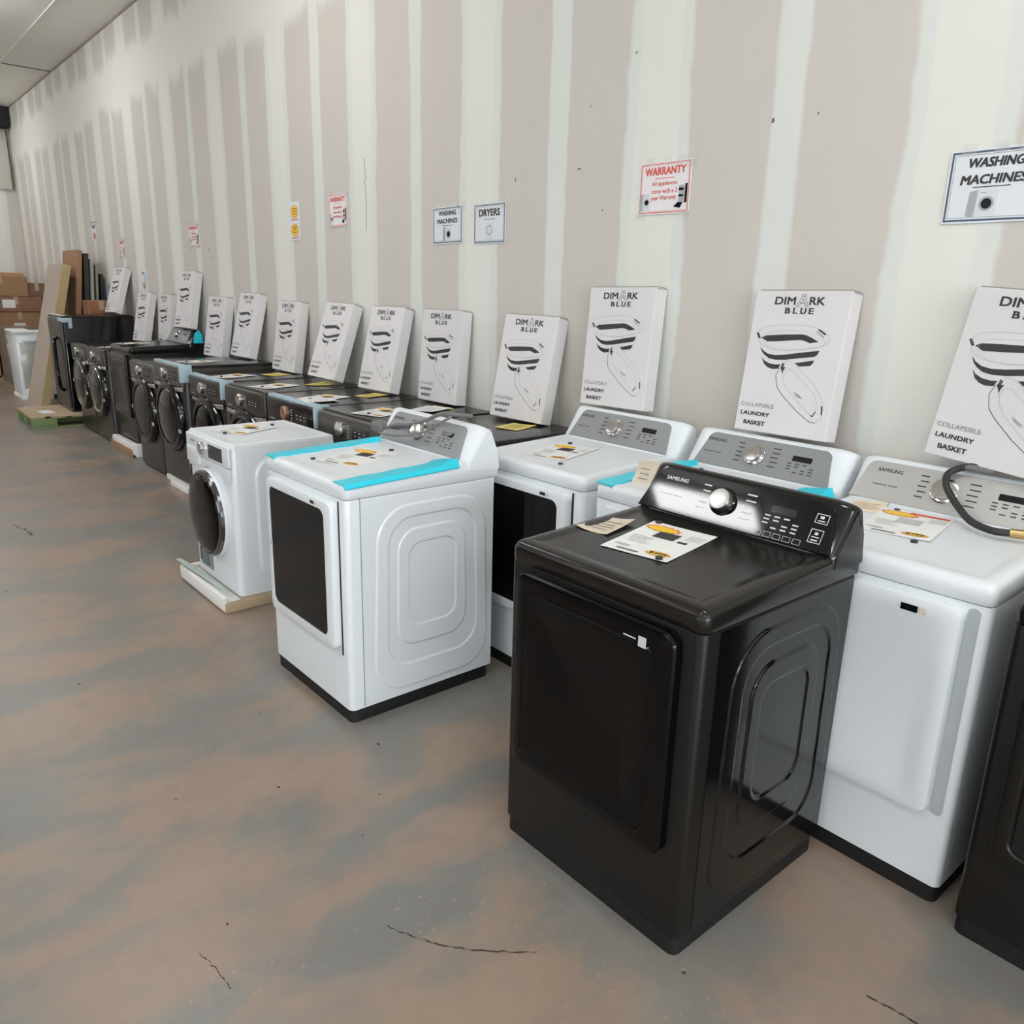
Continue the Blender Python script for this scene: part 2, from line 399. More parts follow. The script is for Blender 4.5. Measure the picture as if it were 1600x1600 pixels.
NICK = mat('wall_nick', (104, 96, 88), .9, noise=.2, scale=60)
for (x, z, a, b) in [(-3.47, 2.24, .008, .025), (-2.93, 2.52, .006, .012), (-2.66, 2.70, .01, .012), (-1.93, 2.33, .014, .02), (-2.99, 2.25, .03, .008), (-2.82, 2.05, .01, .008), (-1.74, 2.33, .008, .01), (-1.62, 3.2, .006, .01), (-8.0, 1.98, .02, .03), (-7.9, 1.9, .02, .02), (-5.2, 1.9, .008, .012)]:
    bm = bmesh.new(); flat(bm, [(x-a/2, z-b/2), (x+a/2, z-b/3), (x+a/3, z+b/2), (x-a/3, z+b/3)], WF, .0008); obj('nick', bm, NICK, wall, smooth=False)
bm = bmesh.new()
P = [(-5.045, 2.5), (-5.04, 2.44), (-5.03, 2.38), (-5.045, 2.36), (-5.035, 2.28), (-5.03, 2.2), (-5.035, 2.1), (-5.04, 2.04)]
stroke(bm, P, .006, WF, .0008); obj('crack', bm, NICK, wall, smooth=False)

# ceiling light fixtures
n_l = 0
def fixture(x, y, label):
    t = thing('ceiling_light', label, 'ceiling light', (x, y, ZC))
    bm = bmesh.new(); box(bm, -.63, .63, -.17, .17, -.07, -.001, .01); obj('housing', bm, mat('fixture_white', (220, 220, 216), .5, noise=.02, scale=5), t)
    bm = bmesh.new(); box(bm, -.6, .6, -.14, .14, -.15, -.071, .02); obj('diffuser', bm, LIGHTM, t)
for (x, wd) in ((-15.4, 'farthest'), (-10.4, 'fourth'), (-5.4, 'third'), (-.4, 'second'), (4.6, 'nearest')):
    fixture(x, 1.3, 'flush ceiling light beside the long drywall wall, %s in that line' % wd)
for y, rn in ((-1.5, 'middle line'), (-4.6, 'outer line')):
    for x, wd in ((-14.85, 'first'), (-11.45, 'second'), (-8.05, 'third'), (-4.65, 'fourth'), (-1.25, 'fifth'), (2.15, 'sixth'), (5.55, 'last')):
        fixture(x, y, 'flush ceiling light in the %s, %s from the far wall' % (rn, wd))
# unseen storefront windows, added to light the machine fronts and right-hand sides
def window(name, F, w0, w1, z0, z1, gain=1.):
    t = bpy.data.objects.new(name, None); COL.objects.link(t); t['kind'] = 'structure'
    bm = bmesh.new()
    for (a, b, c, d) in [(w0, w1, z0, z0+.06), (w0, w1, z1-.06, z1)]+[(w0+(w1-w0)*k/4-.03, w0+(w1-w0)*k/4+.03, z0+.06, z1-.06) for k in range(5)]: slab(bm, [(a, c), (b, c), (b, d), (a, d)], F, -.002, .05)
    obj('added_window_frame', bm, mat('dark_aluminium', (60, 60, 62), .4, metal=.5, noise=.04, scale=10), t)
    bm = bmesh.new(); slab(bm, [(w0+.03, z0+.03), (w1-.03, z0+.03), (w1-.03, z1-.03), (w0+.03, z1-.03)], F, .004, .012); obj('pane', bm, mat('added_glow_pane_'+name[-1], (.88, .95, 1.0), .3, emis=ADDED_PANE*gain, lin=True), t)
window('window_1', lambda u, v, d: (X1-d, u, v), -6.0, 1.6, .5, 3.1, 8.6)
window('window_2', lambda u, v, d: (-u, Y0+d, v), -7.5, 5.5, .5, 3.1)

# ------------------------------------------------------------------ top-console machines
CP0 = Vector((0, .545, .992)); CU = Vector((0, .082, .14)).normalized(); CN = Vector((0, -.14, .082)).normalized()
CONS = lambda u, v, d: tuple(CP0+Vector((u, 0, 0))+CU*v+CN*d)
def deckz(y): return .916+.052*(1+.8*y)
def side_relief(bm, x, s0, s1, z0, z1, contours, amp=.0045, ns=190, nz=230):
    def sd(s, z, c):
        cx, cz, hx, hz, r, tp = c
        hx = hx*(1-tp*(z-cz)/hz*.5)
        qx = abs(s-cx)-(hx-r); qz = abs(z-cz)-(hz-r)
        return math.hypot(max(qx, 0), max(qz, 0))+min(max(qx, qz), 0)-r
    grid = []
    for i in range(ns+1):
        s = s0+(s1-s0)*i/ns; row = []
        for j in range(nz+1):
            z = z0+(z1-z0)*j/nz; h = 0
            for k, c in enumerate(contours):
                v = min(1, max(0, .5-sd(s, z, c)/.004)); v = v*v*(3-2*v)
                h += amp*v*(1 if k % 2 == 0 else -1)
            edge = min(1, min(s-s0, s1-s, z-z0, z1-z)/.004+.0)
            row.append(bm.verts.new((x+h*edge, s, z)))
        grid.append(row)
    for i in range(ns):
        for j in range(nz): bm.faces.new((grid[i][j], grid[i+1][j], grid[i+1][j+1], grid[i][j+1]))
def dashes(bm, lst, F, d, mi=0):
    for (u, v, wd, h) in lst: rect(bm, u, u+wd, v, v+h, F, d, mi)
def top_machine(name, label, cat, loc, body, front, side, deck, panel, conbody, door='solid', doormat=None, ink=INKD, knob=CHROME, relief=False, logo=True, group=None, film=None, sticker='tag'):
    t = thing(name, label, cat, loc, 0, group)
    D = .70
    bm = bmesh.new(); slab(bm, rr(-.338, .338, .005, D-.01, .024), TOP, .0, .058, .004); obj('plinth', bm, PLINTH, t)
    bm = bmesh.new(); slab(bm, rr(-.343, .343, 0, D+.0, [.022, .022, .005, .005]), TOP, .056, .9105, .002); cab = obj('cabinet', bm, front, t)
    if relief:
        bm = bmesh.new()
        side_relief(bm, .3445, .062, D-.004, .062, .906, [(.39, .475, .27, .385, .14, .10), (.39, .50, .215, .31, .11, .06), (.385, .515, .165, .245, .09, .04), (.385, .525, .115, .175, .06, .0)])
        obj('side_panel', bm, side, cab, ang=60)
        bm = bmesh.new(); box(bm, -.3435, .3435, .059, .0615, .06, .913); obj('panel_seam', bm, mat('seam_grey', (96, 98, 100), .7, noise=.05, scale=20) if body is WHITE else PLINTH, cab)
    # deck with a soft rolled rim and a shallow dish
    bm = bmesh.new()
    F = lambda u, v, d: (u, v, .916+(d-.916)*(1+.8*max(v, 0)))
    P = rr(-.3445, .3445, -.003, D+.02, [.03, .03, .01, .01], 8)
    prof = [(.002, .9135), (0, .916), (0, .945), (.003, .955), (.008, .963), (.016, .968), (.03, .970), (.045, .970), (.052, .9685), (.066, .9665), (.075, .966)]
    rings(bm, [[F(u, v, d) for u, v in inset(P, i_)] for i_, d in prof])
    dk = obj('deck', bm, deck, t, ang=50)
    # console hood
    bm = bmesh.new()
    prof = [(.552, .955), (.540, .984), (.545, .994), (.621, 1.117), (.630, 1.126), (.645, 1.130), (.662, 1.124), (.685, 1.09), (.708, 1.03), (.722, .95), (.715, .945)]
    xs = [-.3475, -.3465, -.342, -.333, -.322, -.31, -.296, -.28, 0, .28, .296, .31, .322, .333, .342, .3465, .3475]
    secs = []
    for x in xs:
        tt = max(0, (abs(x)-.28)/.0675); o = .034*(1-math.sqrt(max(0, 1-tt*tt)))
        secs.append([(x, y+o*min(1, max(0, (.70-y)/.08))*(1 if z > .96 else .5), z-(o*.6 if z > 1.05 else 0)) for y, z in prof])
    rings(bm, secs); con = obj('console', bm, conbody, t, ang=50)
    bm = bmesh.new()
    wp = .338 if panel in (GLOSSBLK, SILVER) else .302
    pts = [(-wp, .004), (wp, .004)]
    tr = rr(-wp+.028, wp-.028, 0, .146, [.001, .001, .034, .034], 8)
    pts = [(-wp, .002), (wp, .002)]+[q for q in tr if q[1] > .09]
    slab(bm, pts, CONS, -.004, .0045, .002); pan = obj('control_panel', bm, panel, con, ang=8)
    bm = bmesh.new()
    lathe(bm, [(.043, .004), (.044, .009), (.040, .011)], CONS, -.035, .078, 40); obj('dial_ring', bm, GLOSSBLK if panel is GLOSSBLK else CHROME, con)
    bm = bmesh.new(); lathe(bm, [(.035, .008), (.0345, .028), (.032, .033), (.020, .034), (.001, .034)], CONS, -.035, .078, 40); obj('dial', bm, knob, con)
    bm = bmesh.new(); slab(bm, rr(.125, .205, .083, .105, .002), CONS, .004, .0052); obj('display', bm, DISP, con)
    bm = bmesh.new(); d = .0050
    if logo: text(bm, 'SAMSUNG', -.268, -.182, .108, .121, CONS, d, .045)
    L = []
    for k in range(5):
        L.append((-.122+.004*(k % 2), .116-.019*k, .028, .0045)); L.append((.034+.003*(k % 2), .116-.019*k, .034, .0045))
    L += [(-.27, .058, .05, .003), (-.215, .058, .03, .003)]
    for r_ in range(4):
        for c_ in range(4):
            if (r_+c_) % 4 != 3: L.append((.112+.031*c_, .070-.0115*r_, .018, .0042))
    dashes(bm, L, CONS, d)
    if panel is GLOSSBLK:
        for (a, b, c, e) in ((.262, .300, .084, .112), (.262, .300, .026, .066)): frame_ring(bm, a, b, c, e, .002, CONS, d)
        for k in range(5): frame_ring(bm, .098+.031*k, .122+.031*k, .008, .024, .001, CONS, d)
        dashes(bm, [(.27, .09, .022, .003), (.274, .098, .012, .008), (.27, .032, .02, .004), (.27, .042, .022, .003), (.276, .05, .01, .008)], CONS, d)
    obj('lettering', bm, ink, con, smooth=False)
    # front door
    dm = doormat or front
    bm = bmesh.new()
    if door == 'window':
        o = rr(-.29, .285, .30, .893, .035); i1 = rr(-.252, .233, .345, .858, .035)
        slab_pts = [[FRONT(u, v, 0) for u, v in o], [FRONT(u, v, .022) for u, v in o], [FRONT(u, v, .030) for u, v in inset(o, .004)], [FRONT(u, v, .033) for u, v in inset(o, .012)]]
        inn = [[FRONT(u, v, .033) for u, v in i1], [FRONT(u, v, .028) for u, v in i1]]
        rings(bm, slab_pts+inn, True, False)
        dr = obj('door', bm, dm, t)
        bm = bmesh.new(); slab(bm, rr(-.251, .232, .346, .857, .034), FRONT, .026, .0295); obj('door_window', bm, DKGLASS, dr, ang=8)
        bm = bmesh.new(); slab(bm, rr(-.262, -.238, .60, .625, .002), FRONT, .033, .0345); obj('door_tape', bm, BLUETAPE, dr)
    elif door == 'panel':
        o = rr(-.29, .285, .275, .897, .035); i1 = rr(-.215, .21, .345, .82, .03)
        rings(bm, [[FRONT(u, v, 0) for u, v in o], [FRONT(u, v, .020) for u, v in o], [FRONT(u, v, .028) for u, v in inset(o, .004)], [FRONT(u, v, .031) for u, v in inset(o, .012)],
                   [FRONT(u, v, .031) for u, v in inset(i1, -.03)], [FRONT(u, v, .024) for u, v in i1]])
        dr = obj('door', bm, dm, t)
    else:
        o = rr(-.285, .285, .285, .90, .04); i1 = rr(-.245, .225, .325, .85, .03)
        rings(bm, [[FRONT(u, v, 0) for u, v in o], [FRONT(u, v, .024) for u, v in o], [FRONT(u, v, .031) for u, v in inset(o, .004)], [FRONT(u, v, .034) for u, v in inset(o, .012)],
                   [FRONT(u, v, .034) for u, v in inset(i1, -.004)], [FRONT(u, v, .030) for u, v in i1], [FRONT(u, v, .030) for u, v in inset(i1, .004)], [FRONT(u, v, .034) for u, v in inset(i1, .008)],
                   [FRONT(u, v, .034) for u, v in inset(i1, .05)], [FRONT(u, v, .026) for u, v in inset(i1, .085)]])
        dr = obj('door', bm, dm, t, ang=25)
    bm = bmesh.new(); gw = (.286, .296) if door == 'window' else (.286, .318); slab(bm, rr(*gw, .28, .90, .004 if door == 'window' else .014), FRONT, .0, .0015); obj('grip_recess', bm, mat('recess_grey', (176, 182, 186), .5, noise=.03, scale=10) if (body is WHITE and door != 'window') else PLINTH, cab)
    bm = bmesh.new()
    if sticker == 'tag':
        if body is WHITE:
            q = .012 if door == 'window' else 0; rect(bm, .13, .175-q, .854+q, .873+q*.5, FRONT, .0345, 0); rect(bm, .181-q, .196-q, .854+q, .873+q*.5, FRONT, .0345, 1)
            obj('door_sticker', bm, [GLOSSBLK, BEIGEP], dr, smooth=False)
        else:
            rect(bm, .178, .203, .838, .866, FRONT, .0355, 0); dashes(bm, [(.13, .852, .04, .004)], FRONT, .0355, 0)
            obj('door_sticker', bm, [INKW], dr, smooth=False)
    else: bm.free()
    if film:
        for s in film:
            bm = bmesh.new(); x0, x1 = ((.255, .347) if s > 0 else (-.347, -.262))
            ys = [i/12*.515 for i in range(13)]; rs = []
            for i, y in enumerate(ys):
                wv = .006*math.sin(i*1.7)
                a, b = (x0+wv, x1) if s > 0 else (x0, x1+wv)
                ww = .03 if i > 10 else 0
                if s > 0: a -= ww
                zt = deckz(y)
                rs.append([(a, y, zt+.003), (b-.012 if s > 0 else b, y, zt+.0035+(ww*.6)), (b+.002 if s > 0 else b, y, zt-.012), (b+.0, y, zt-.016), (b-.014 if s > 0 else b-.001, y, zt-.001), (a, y, zt+.001)])
            rings(bm, rs); obj('edge_film', bm, TEAL, t, label='teal protective tape along the deck edge')
    return t

def X_(fl, w_=.343): return fl+w_
top_machine('clothes_dryer', 'glossy black dryer standing out in front of the row, nearest the camera', 'dryer', (-1.316, 1.43, 0),
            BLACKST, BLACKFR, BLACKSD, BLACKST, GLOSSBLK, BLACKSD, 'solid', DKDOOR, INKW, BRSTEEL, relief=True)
top_machine('clothes_dryer', 'white dryer out in front with dark door window and teal tape on both deck edges', 'dryer', (-2.845, 1.350, 0),
            WHITE, WHITE, WHITE, WHITE2, GREYPAN, WHITE2, 'window', WHITE, INKD, CHROME, relief=True, film=(-1, 1))
top_machine('clothes_dryer', 'white machine with silver console and solid white door, right of the black dryer', 'dryer', (-.967, 2.165, 0),
            WHITE, WHITE, WHITE, WHITE2, SILVER, WHITE2, 'panel', WHITE, INKD, CHROME)
top_machine('washing_machine', 'white machine with grey console and teal tape, half hidden behind the black dryer', 'washing machine', (-1.687, 2.165, 0),
            WHITE, WHITE, WHITE, WHITE2, GREYPAN, WHITE2, 'panel', WHITE, INKD, CHROME, film=(-1, 1))
top_machine('clothes_dryer', 'white dryer with grey console and black door window between the two front dryers', 'dryer', (-2.437, 2.165, 0),
            WHITE, WHITE, WHITE, WHITE2, GREYPAN, WHITE2, 'window', WHITE, INKD, CHROME)
top_machine('washing_machine', 'black machine cut off by the right edge of the photo', 'washing machine', (-.218, 2.11, 0),
            BLACKST, BLACKFR, BLACKSD, BLACKST, GLOSSBLK, BLACKSD, 'solid', BLACKFR, INKW, BRSTEEL, sticker=None)
R10 = top_machine('washing_machine', 'glossy black machine with sloping console, raised on a white foam base far down the row', 'washing machine', (-8.545, 2.20, .085),
            BLACKST, BLACKST, BLACKSD, BLACKST, GREYPAN, BLACKSD, 'solid', BLACKST, INKW, CHROME, logo=False, sticker=None)
bm = bmesh.new(); lst = [((.30, .50, deckz(.5)+.01), (.345, .60, 1.10))]
slab(bm, [(.60, 1.0), (.70, 1.0), (.69, 1.09), (.66, 1.13), (.62, 1.10)], SIDE, .346, .349); obj('edge_film', bm, TEAL, R10, label='teal tape on the console end')

# ------------------------------------------------------------------ front-loading machines
def front_loader(label, loc, cat='washing machine', body=GRAPH, side=BLACKSD, trim=CHROME, knob=CHROME, W=.343, D=.76, H=.985, doorz=.55, R=.285, glass=DKGLASS, window=False, film=(), tape=True, fascia=None, name='washing_machine', ink=INKW, group='dark front-loading machines along the wall'):
    t = thing(name, label, cat, loc, 0, group)
    bm = bmesh.new(); slab(bm, rr(-W+.01, W-.01, .02, D-.01, .02), TOP, .0, .03); obj('plinth', bm, PLINTH, t)
    bm = bmesh.new(); slab(bm, rr(-W, W, 0, D, [.03, .03, .005, .005]), TOP, .02, H-.022, .002); cab = obj('cabinet', bm, body, t)
    bm = bmesh.new(); slab(bm, rr(-W, W, .0, D, [.03, .03, .01, .01]), TOP, H-.021, H, .008); obj('top_panel', bm, BLACKST, t)
    bm = bmesh.new(); P = [(-W+.004, H-.165), (-W+.12, H-.172), (0, H-.178), (W-.12, H-.172), (W-.004, H-.165), (W-.004, H-.03), (W-.02, H-.012), (-W+.02, H-.012), (-W+.004, H-.03)]
    slab(bm, P, FRONT, 0, .03, .012); fas = obj('control_panel', bm, fascia or GRAPH, t)
    bm = bmesh.new()
    up = [(-W+.01, H-.168), (-W+.12, H-.176), (0, H-.182), (W-.12, H-.176), (W-.01, H-.168)]
    lo = [(u, v-.036) for u, v in up][::-1]
    slab(bm, up+lo, FRONT, 0, .028, .006); obj('trim_strip', bm, trim, t)
    bm = bmesh.new(); lathe(bm, [(.043, .030), (.042, .05), (.036, .055), (.001, .056)], FRONT, -.05, H-.085, 28); obj('dial', bm, knob, fas)
    bm = bmesh.new(); slab(bm, rr(.07, .25, H-.125, H-.055, .004), FRONT, .029, .0315); obj('display', bm, DISP, fas)
    bm = bmesh.new(); L = [(-.122, H-.125+.016*k, .02, .004) for k in range(5)]+[(.015, H-.125+.016*k, .024, .004) for k in range(5)]+[(.09+.05*c, H-.105+.02*r_, .02, .004) for r_ in range(2) for c in range(3)]+[(-.28, H-.145, .07, .005)]
    dashes(bm, L, FRONT, .0325); obj('lettering', bm, ink, fas, smooth=False)
    bm = bmesh.new(); lathe(bm, [(R+.012, 0), (R+.012, .02), (R, .045), (R-.02, .055), (R-.045, .052), (R-.05, .045)], FRONT, 0, doorz, 56, cap=False); dr = obj('door', bm, BLACKSD, t)
    bm = bmesh.new(); lathe(bm, [(R-.044, .053), (R-.050, .058), (R-.058, .053), (R-.058, .045)], FRONT, 0, doorz, 56, cap=False); obj('door_ring', bm, CHROME if window else BLACKST, dr)
    bm = bmesh.new(); q = R-.058
    lathe(bm, [(q, .045), (q*.85, .062), (q*.6, .075), (q*.3, .082), (.004, .084)], FRONT, 0, doorz, 48); obj('door_glass', bm, glass, dr)
    if tape:
        bm = bmesh.new(); slab(bm, rr(-R-.02, -R+.045, doorz-.01, doorz+.02, .002), FRONT, .050, .0525); obj('door_tape', bm, BLUETAPE, dr, label='small pale tape on the door rim')
        bm = bmesh.new(); slab(bm, rr(R-.045, R+.03, doorz-.10, doorz-.07, .002), FRONT, .050, .0525); obj('door_tape', bm, BLUETAPE, dr, label='small pale tape on the door rim')
    if 'front' in film:
        bm = bmesh.new(); box(bm, -W, W, -.012, .03, H-.004, H+.006, .003); box(bm, -W, W, -.016, -.010, H-.018, H+.004, .002); obj('edge_film', bm, BLUETAPE, t, label='pale blue foam strip on the top front edge')
    if 'corner' in film:
        bm = bmesh.new(); box(bm, W-.02, W+.012, -.036, .06, H-.13, H+.006, .004); obj('edge_film', bm, BLUETAPE, t, label='pale blue foam strip on the right front corner')
    return t
SG = mat('smoked_glass', (52, 47, 43), .12, metal=.6, coat=.3, noise=.25, scale=14)
front_loader('dark front loader beside the white dryer, right-hand end of the dark row, its front hidden', (-3.16, 2.15, 0), cat='dryer', name='clothes_dryer')
front_loader('silver-grey front loader with chrome dial, right neighbour of the rose gold trimmed one', (-3.89, 2.15, 0), body=GRAPH2, fascia=GRAPH2, film=())
front_loader('black front loader with rose gold dial and rose gold strip under its controls', (-4.595, 2.15, 0), trim=ROSE, knob=ROSE, fascia=BLACKST, body=BLACKSD, film=('front', 'corner'))
front_loader('graphite front loader directly left of the rose gold trimmed one', (-5.31, 2.15, 0), fascia=GRAPH, film=())
front_loader('graphite front loader with pale blue film on its front top edge and corner', (-6.05, 2.15, 0), fascia=GRAPH, film=('front', 'corner'))
front_loader('graphite front loader set slightly high, third to the right of the sloped black machine with foam base', (-6.79, 2.11, .05), fascia=GRAPH2, film=('front', 'corner'), glass=SG, window=False) ['label'] = 'graphite front loader raised on white foam, showing just left of the white compact washer'
front_loader('graphite front loader directly right of the foam-based black machine', (-7.555, 2.13, 0), fascia=GRAPH2, glass=GRAPH, tape=True)
front_loader('front loader with chrome ringed glass door, directly left of the foam-based black machine', (-9.30, 2.17, 0), glass=SG, window=True)
front_loader('glass-doored front loader, right neighbour of the tall black machine on the pallet', (-9.99, 2.17, 0), glass=SG, window=True)

# compact white washer on its packing tray
def compact():
    t = thing('washing_machine', 'compact white front loader with round black door on a packing tray', 'washing machine', (-4.205, 1.47, .062))
    W, D, H = .308, .58, .82
    bm = bmesh.new(); slab(bm, rr(-W, W, 0, D, [.03, .03, .01, .01]), TOP, .0, H-.03, .002); cab = obj('cabinet', bm, WHITE, t)
    bm = bmesh.new(); side_relief(bm, W+.001, .055, D-.02, .02, .78, [(.36, .40, .235, .335, .10, 0), (.36, .40, .17, .27, .08, 0)], .008, 70, 90); obj('side_panel', bm, WHITE, cab, ang=60)
    bm = bmesh.new(); P = rr(-W, W, -.004, D, [.03, .03, .015, .015])
    rings(bm, [[TOP(u, v, d) for u, v in inset(P, i_)] for i_, d in [(0, H-.032), (0, H-.012), (.004, H-.004), (.012, H), (.03, H), (.036, H-.003), (.05, H-.003)]]); obj('top_panel', bm, WHITE2, t)
    # fascia
    bm = bmesh.new(); slab(bm, rr(-W+.006, W-.006, H-.125, H-.014, .012), FRONT, 0, .014, .006); fas = obj('control_panel', bm, WHITE2, t)
    bm = bmesh.new(); P = [(-W+.01, H-.20), (-.10, H-.19), (-.02, H-.165), (.04, H-.165), (.12, H-.185), (W-.012, H-.20), (W-.012, H-.13), (-W+.01, H-.13)]
    slab(bm, P, FRONT, 0, .009, .003); obj('lower_fascia', bm, WHITE, t)
    bm = bmesh.new(); slab(bm, rr(-W+.012, -.11, H-.175, H-.085, .01), FRONT, .009, .018, .004); obj('detergent_drawer', bm, WHITE2, t)
    bm = bmesh.new(); slab(bm, rr(.035, .225, H-.108, H-.035, .004), FRONT, .013, .0165); obj('display', bm, mat('display_grey', (52, 52, 54), .3, noise=.05, scale=10), fas)
    bm = bmesh.new(); lathe(bm, [(.036, .013), (.035, .03), (.030, .035), (.001, .036)], FRONT, -.045, H-.07, 32); obj('dial', bm, CHROME, fas)
    bm = bmesh.new(); text(bm, 'SAMSUNG', -.235, -.165, H-.055, H-.045, FRONT, .0148, .02); obj('lettering', bm, GREY1, fas, smooth=False)
    cz = .40; R = .235; cu = .0
    bm = bmesh.new(); lathe(bm, [(R+.01, 0), (R+.012, .018), (R+.002, .03)], FRONT, cu, cz, 64, cap=False); dr = obj('door', bm, WHITE, t)
    bm = bmesh.new(); lathe(bm, [(R+.004, .026), (R, .044), (R-.010, .052), (R-.018, .052), (R-.02, .048)], FRONT, cu, cz, 64, cap=False); obj('door_ring', bm, mat('dark_chrome', (120, 120, 122), .14, metal=1., noise=.03, scale=10), dr)
    bm = bmesh.new(); q = R-.019; lathe(bm, [(q, .048), (q*.96, .056), (q*.85, .064), (q*.6, .072), (q*.3, .076), (.005, .077)], FRONT, cu, cz, 64); obj('door_glass', bm, DKGLASS, dr)
    bm = bmesh.new(); slab(bm, rr(-.245, -.06, .045, .165, .008), FRONT, 0, .004); hat = obj('filter_hatch', bm, GREY1, t)
    bm = bmesh.new(); box(bm, -.20, -.115, -.010, -.004, .06, .125, .003); box(bm, -.235, -.222, -.012, -.004, .07, .15, .002); obj('hatch_latch', bm, mat('grey_plastic_dark', (100, 102, 104), .5, noise=.05, scale=20), hat)
    bm = bmesh.new(); rect(bm, -.292, -.275, H-.225, H-.20, FRONT, .0095); obj('energy_mark', bm, GREY1, t, smooth=False)
compact()
t = thing('packing_tray', 'white foam and cardboard packing tray under the compact white washer', 'packaging', (-4.205, 1.72, 0))
bm = bmesh.new(); box(bm, -.335, .335, -.345, .36, .0, .058, .006); obj('cardboard_base', bm, CARD3, t)
bm = bmesh.new(); box(bm, -.332, .332, -.352, -.325, .012, .086, .006); box(bm, -.34, -.325, -.34, .2, .02, .08, .004); box(bm, -.30, .332, -.325, -.26, .058, .066, .003); obj('foam_lip', bm, FOAM, t)
bm = bmesh.new(); P = [(-.36, -.36), (.28, -.305), (.30, -.29), (-.2, -.30), (-.35, -.335)]
rings(bm, [[(u, v, .09+.02*(1 if u < -.3 else 0)) for u, v in P], [(u, v, .096+.022*(1 if u < -.3 else 0)) for u, v in P]]); obj('torn_strip', bm, mat('pale_green_plastic', (190, 205, 200), .5, noise=.05, scale=10), t)

# foam base pieces under the raised machines
t = thing('foam_base', 'white foam corner block with cardboard front under the foam-based black machine', 'packaging', (-8.545, 2.2, 0))
bm = bmesh.new(); box(bm, -.36, .37, -.07, .0, .02, .125, .012); box(bm, .343, .41, -.05, .30, .0, .13, .012); box(bm, -.345, .34, .0, .70, .0, .083, .01); obj('foam_block', bm, FOAM, t)
bm = bmesh.new(); box(bm, -.37, .36, -.082, -.071, .0, .075, .002); obj('cardboard_strip', bm, CARD, t)
t = thing('foam_base', 'low white foam slab with a lip under the raised graphite front loader', 'packaging', (-6.79, 2.11, 0))
bm = bmesh.new(); box(bm, -.34, .34, .0, .74, .0, .048, .008); box(bm, -.06, .345, -.06, -.004, .0, .055, .012); obj('foam_block', bm, FOAM, t)

# tall black machine on the pallet
t = thing('washing_machine', 'tall black machine with a long curved door handle standing on the pallet', 'washing machine', (-10.95, 2.14, .135))
bm = bmesh.new(); slab(bm, rr(-.343, .343, 0, .78, [.02, .02, .01, .01]), TOP, .0, 1.10, .003); cab = obj('cabinet', bm, BLACKSD, t)
bm = bmesh.new(); slab(bm, rr(-.338, .338, .05, 1.09, .015), FRONT, 0, .022, .008); fr = obj('door', bm, GRAPH, t)
bm = bmesh.new(); slab(bm, rr(-.346, .346, -.005, .785, .01), TOP, 1.10, 1.122, .006); box(bm, -.33, .33, .60, .76, 1.118, 1.134, .006); obj('top_panel', bm, BLACKST, t)
bm = bmesh.new(); tube(bm, smoothpath([(.10, -.02, .86), (.11, -.055, .845), (.16, -.075, .74), (.20, -.085, .58), (.22, -.085, .42), (.20, -.07, .28), (.17, -.02, .25)], 6), .02, 10); obj('handle', bm, GLOSSBLK, fr)
bm = bmesh.new(); box(bm, .20, .3445, -.024, -.004, 1.06, 1.10, .002); box(bm, .3445, .348, -.01, .10, 1.05, 1.10, .001); box(bm, .3445, .348, .06, .10, .98, 1.05, .001); obj('corner_tape', bm, BLUETAPE, t, label='pale blue tape on the top right corner')
bm = bmesh.new(); box(bm, -.345, .345, -.006, .03, 1.123, 1.13, .002); obj('edge_film', bm, FOAM, t, label='pale strip along the top front edge')

# ------------------------------------------------------------------ white basket cartons leaning on the wall
W_, H_, D_ = .404, .554, .076
U = lambda p: (p[0]*W_, p[1]*H_)
ART = dict(band1=[(.135, .669), (.189, .686), (.354, .696), (.564, .705), (.62, .701), (.689, .682), (.758, .659), (.667, .648), (.609, .662), (.563, .667), (.366, .652), (.212, .644)],
 band2=[(.143, .607), (.184, .579), (.242, .559), (.325, .552), (.437, .561), (.609, .583), (.781, .602), (.768, .573), (.735, .557), (.598, .544), (.447, .525), (.334, .52), (.263, .527), (.203, .55), (.167, .574)],
 band3=[(.178, .534), (.215, .51), (.272, .493), (.343, .487), (.399, .492), (.385, .46), (.318, .454), (.263, .464), (.215, .488)],
 band4=[(.55, .508), (.606, .515), (.746, .535), (.738, .515), (.714, .496), (.597, .486), (.571, .499)],
 grip=[(.074, .701), (.101, .705), (.132, .667), (.107, .663)],
 clip=[(.419, .504), (.446, .495), (.433, .474), (.461, .475), (.443, .449), (.439, .423), (.425, .448), (.407, .465)])
RIM = [(.104, .672), (.104, .713), (.156, .742), (.336, .762), (.557, .768), (.691, .753), (.805, .725), (.865, .679), (.847, .65), (.779, .628), (.603, .605), (.383, .591), (.218, .602), (.126, .636)]
LID = [(.37, .412), (.396, .464), (.451, .511), (.493, .52), (.567, .496), (.671, .437), (.798, .367), (.9, .269), (.923, .221), (.922, .151), (.867, .118), (.814, .116), (.653, .185), (.468, .286), (.404, .333)]
LID2 = [(.449, .416), (.467, .454), (.52, .464), (.61, .419), (.803, .311), (.852, .251), (.851, .194), (.823, .163), (.737, .199), (.529, .313), (.469, .367)]
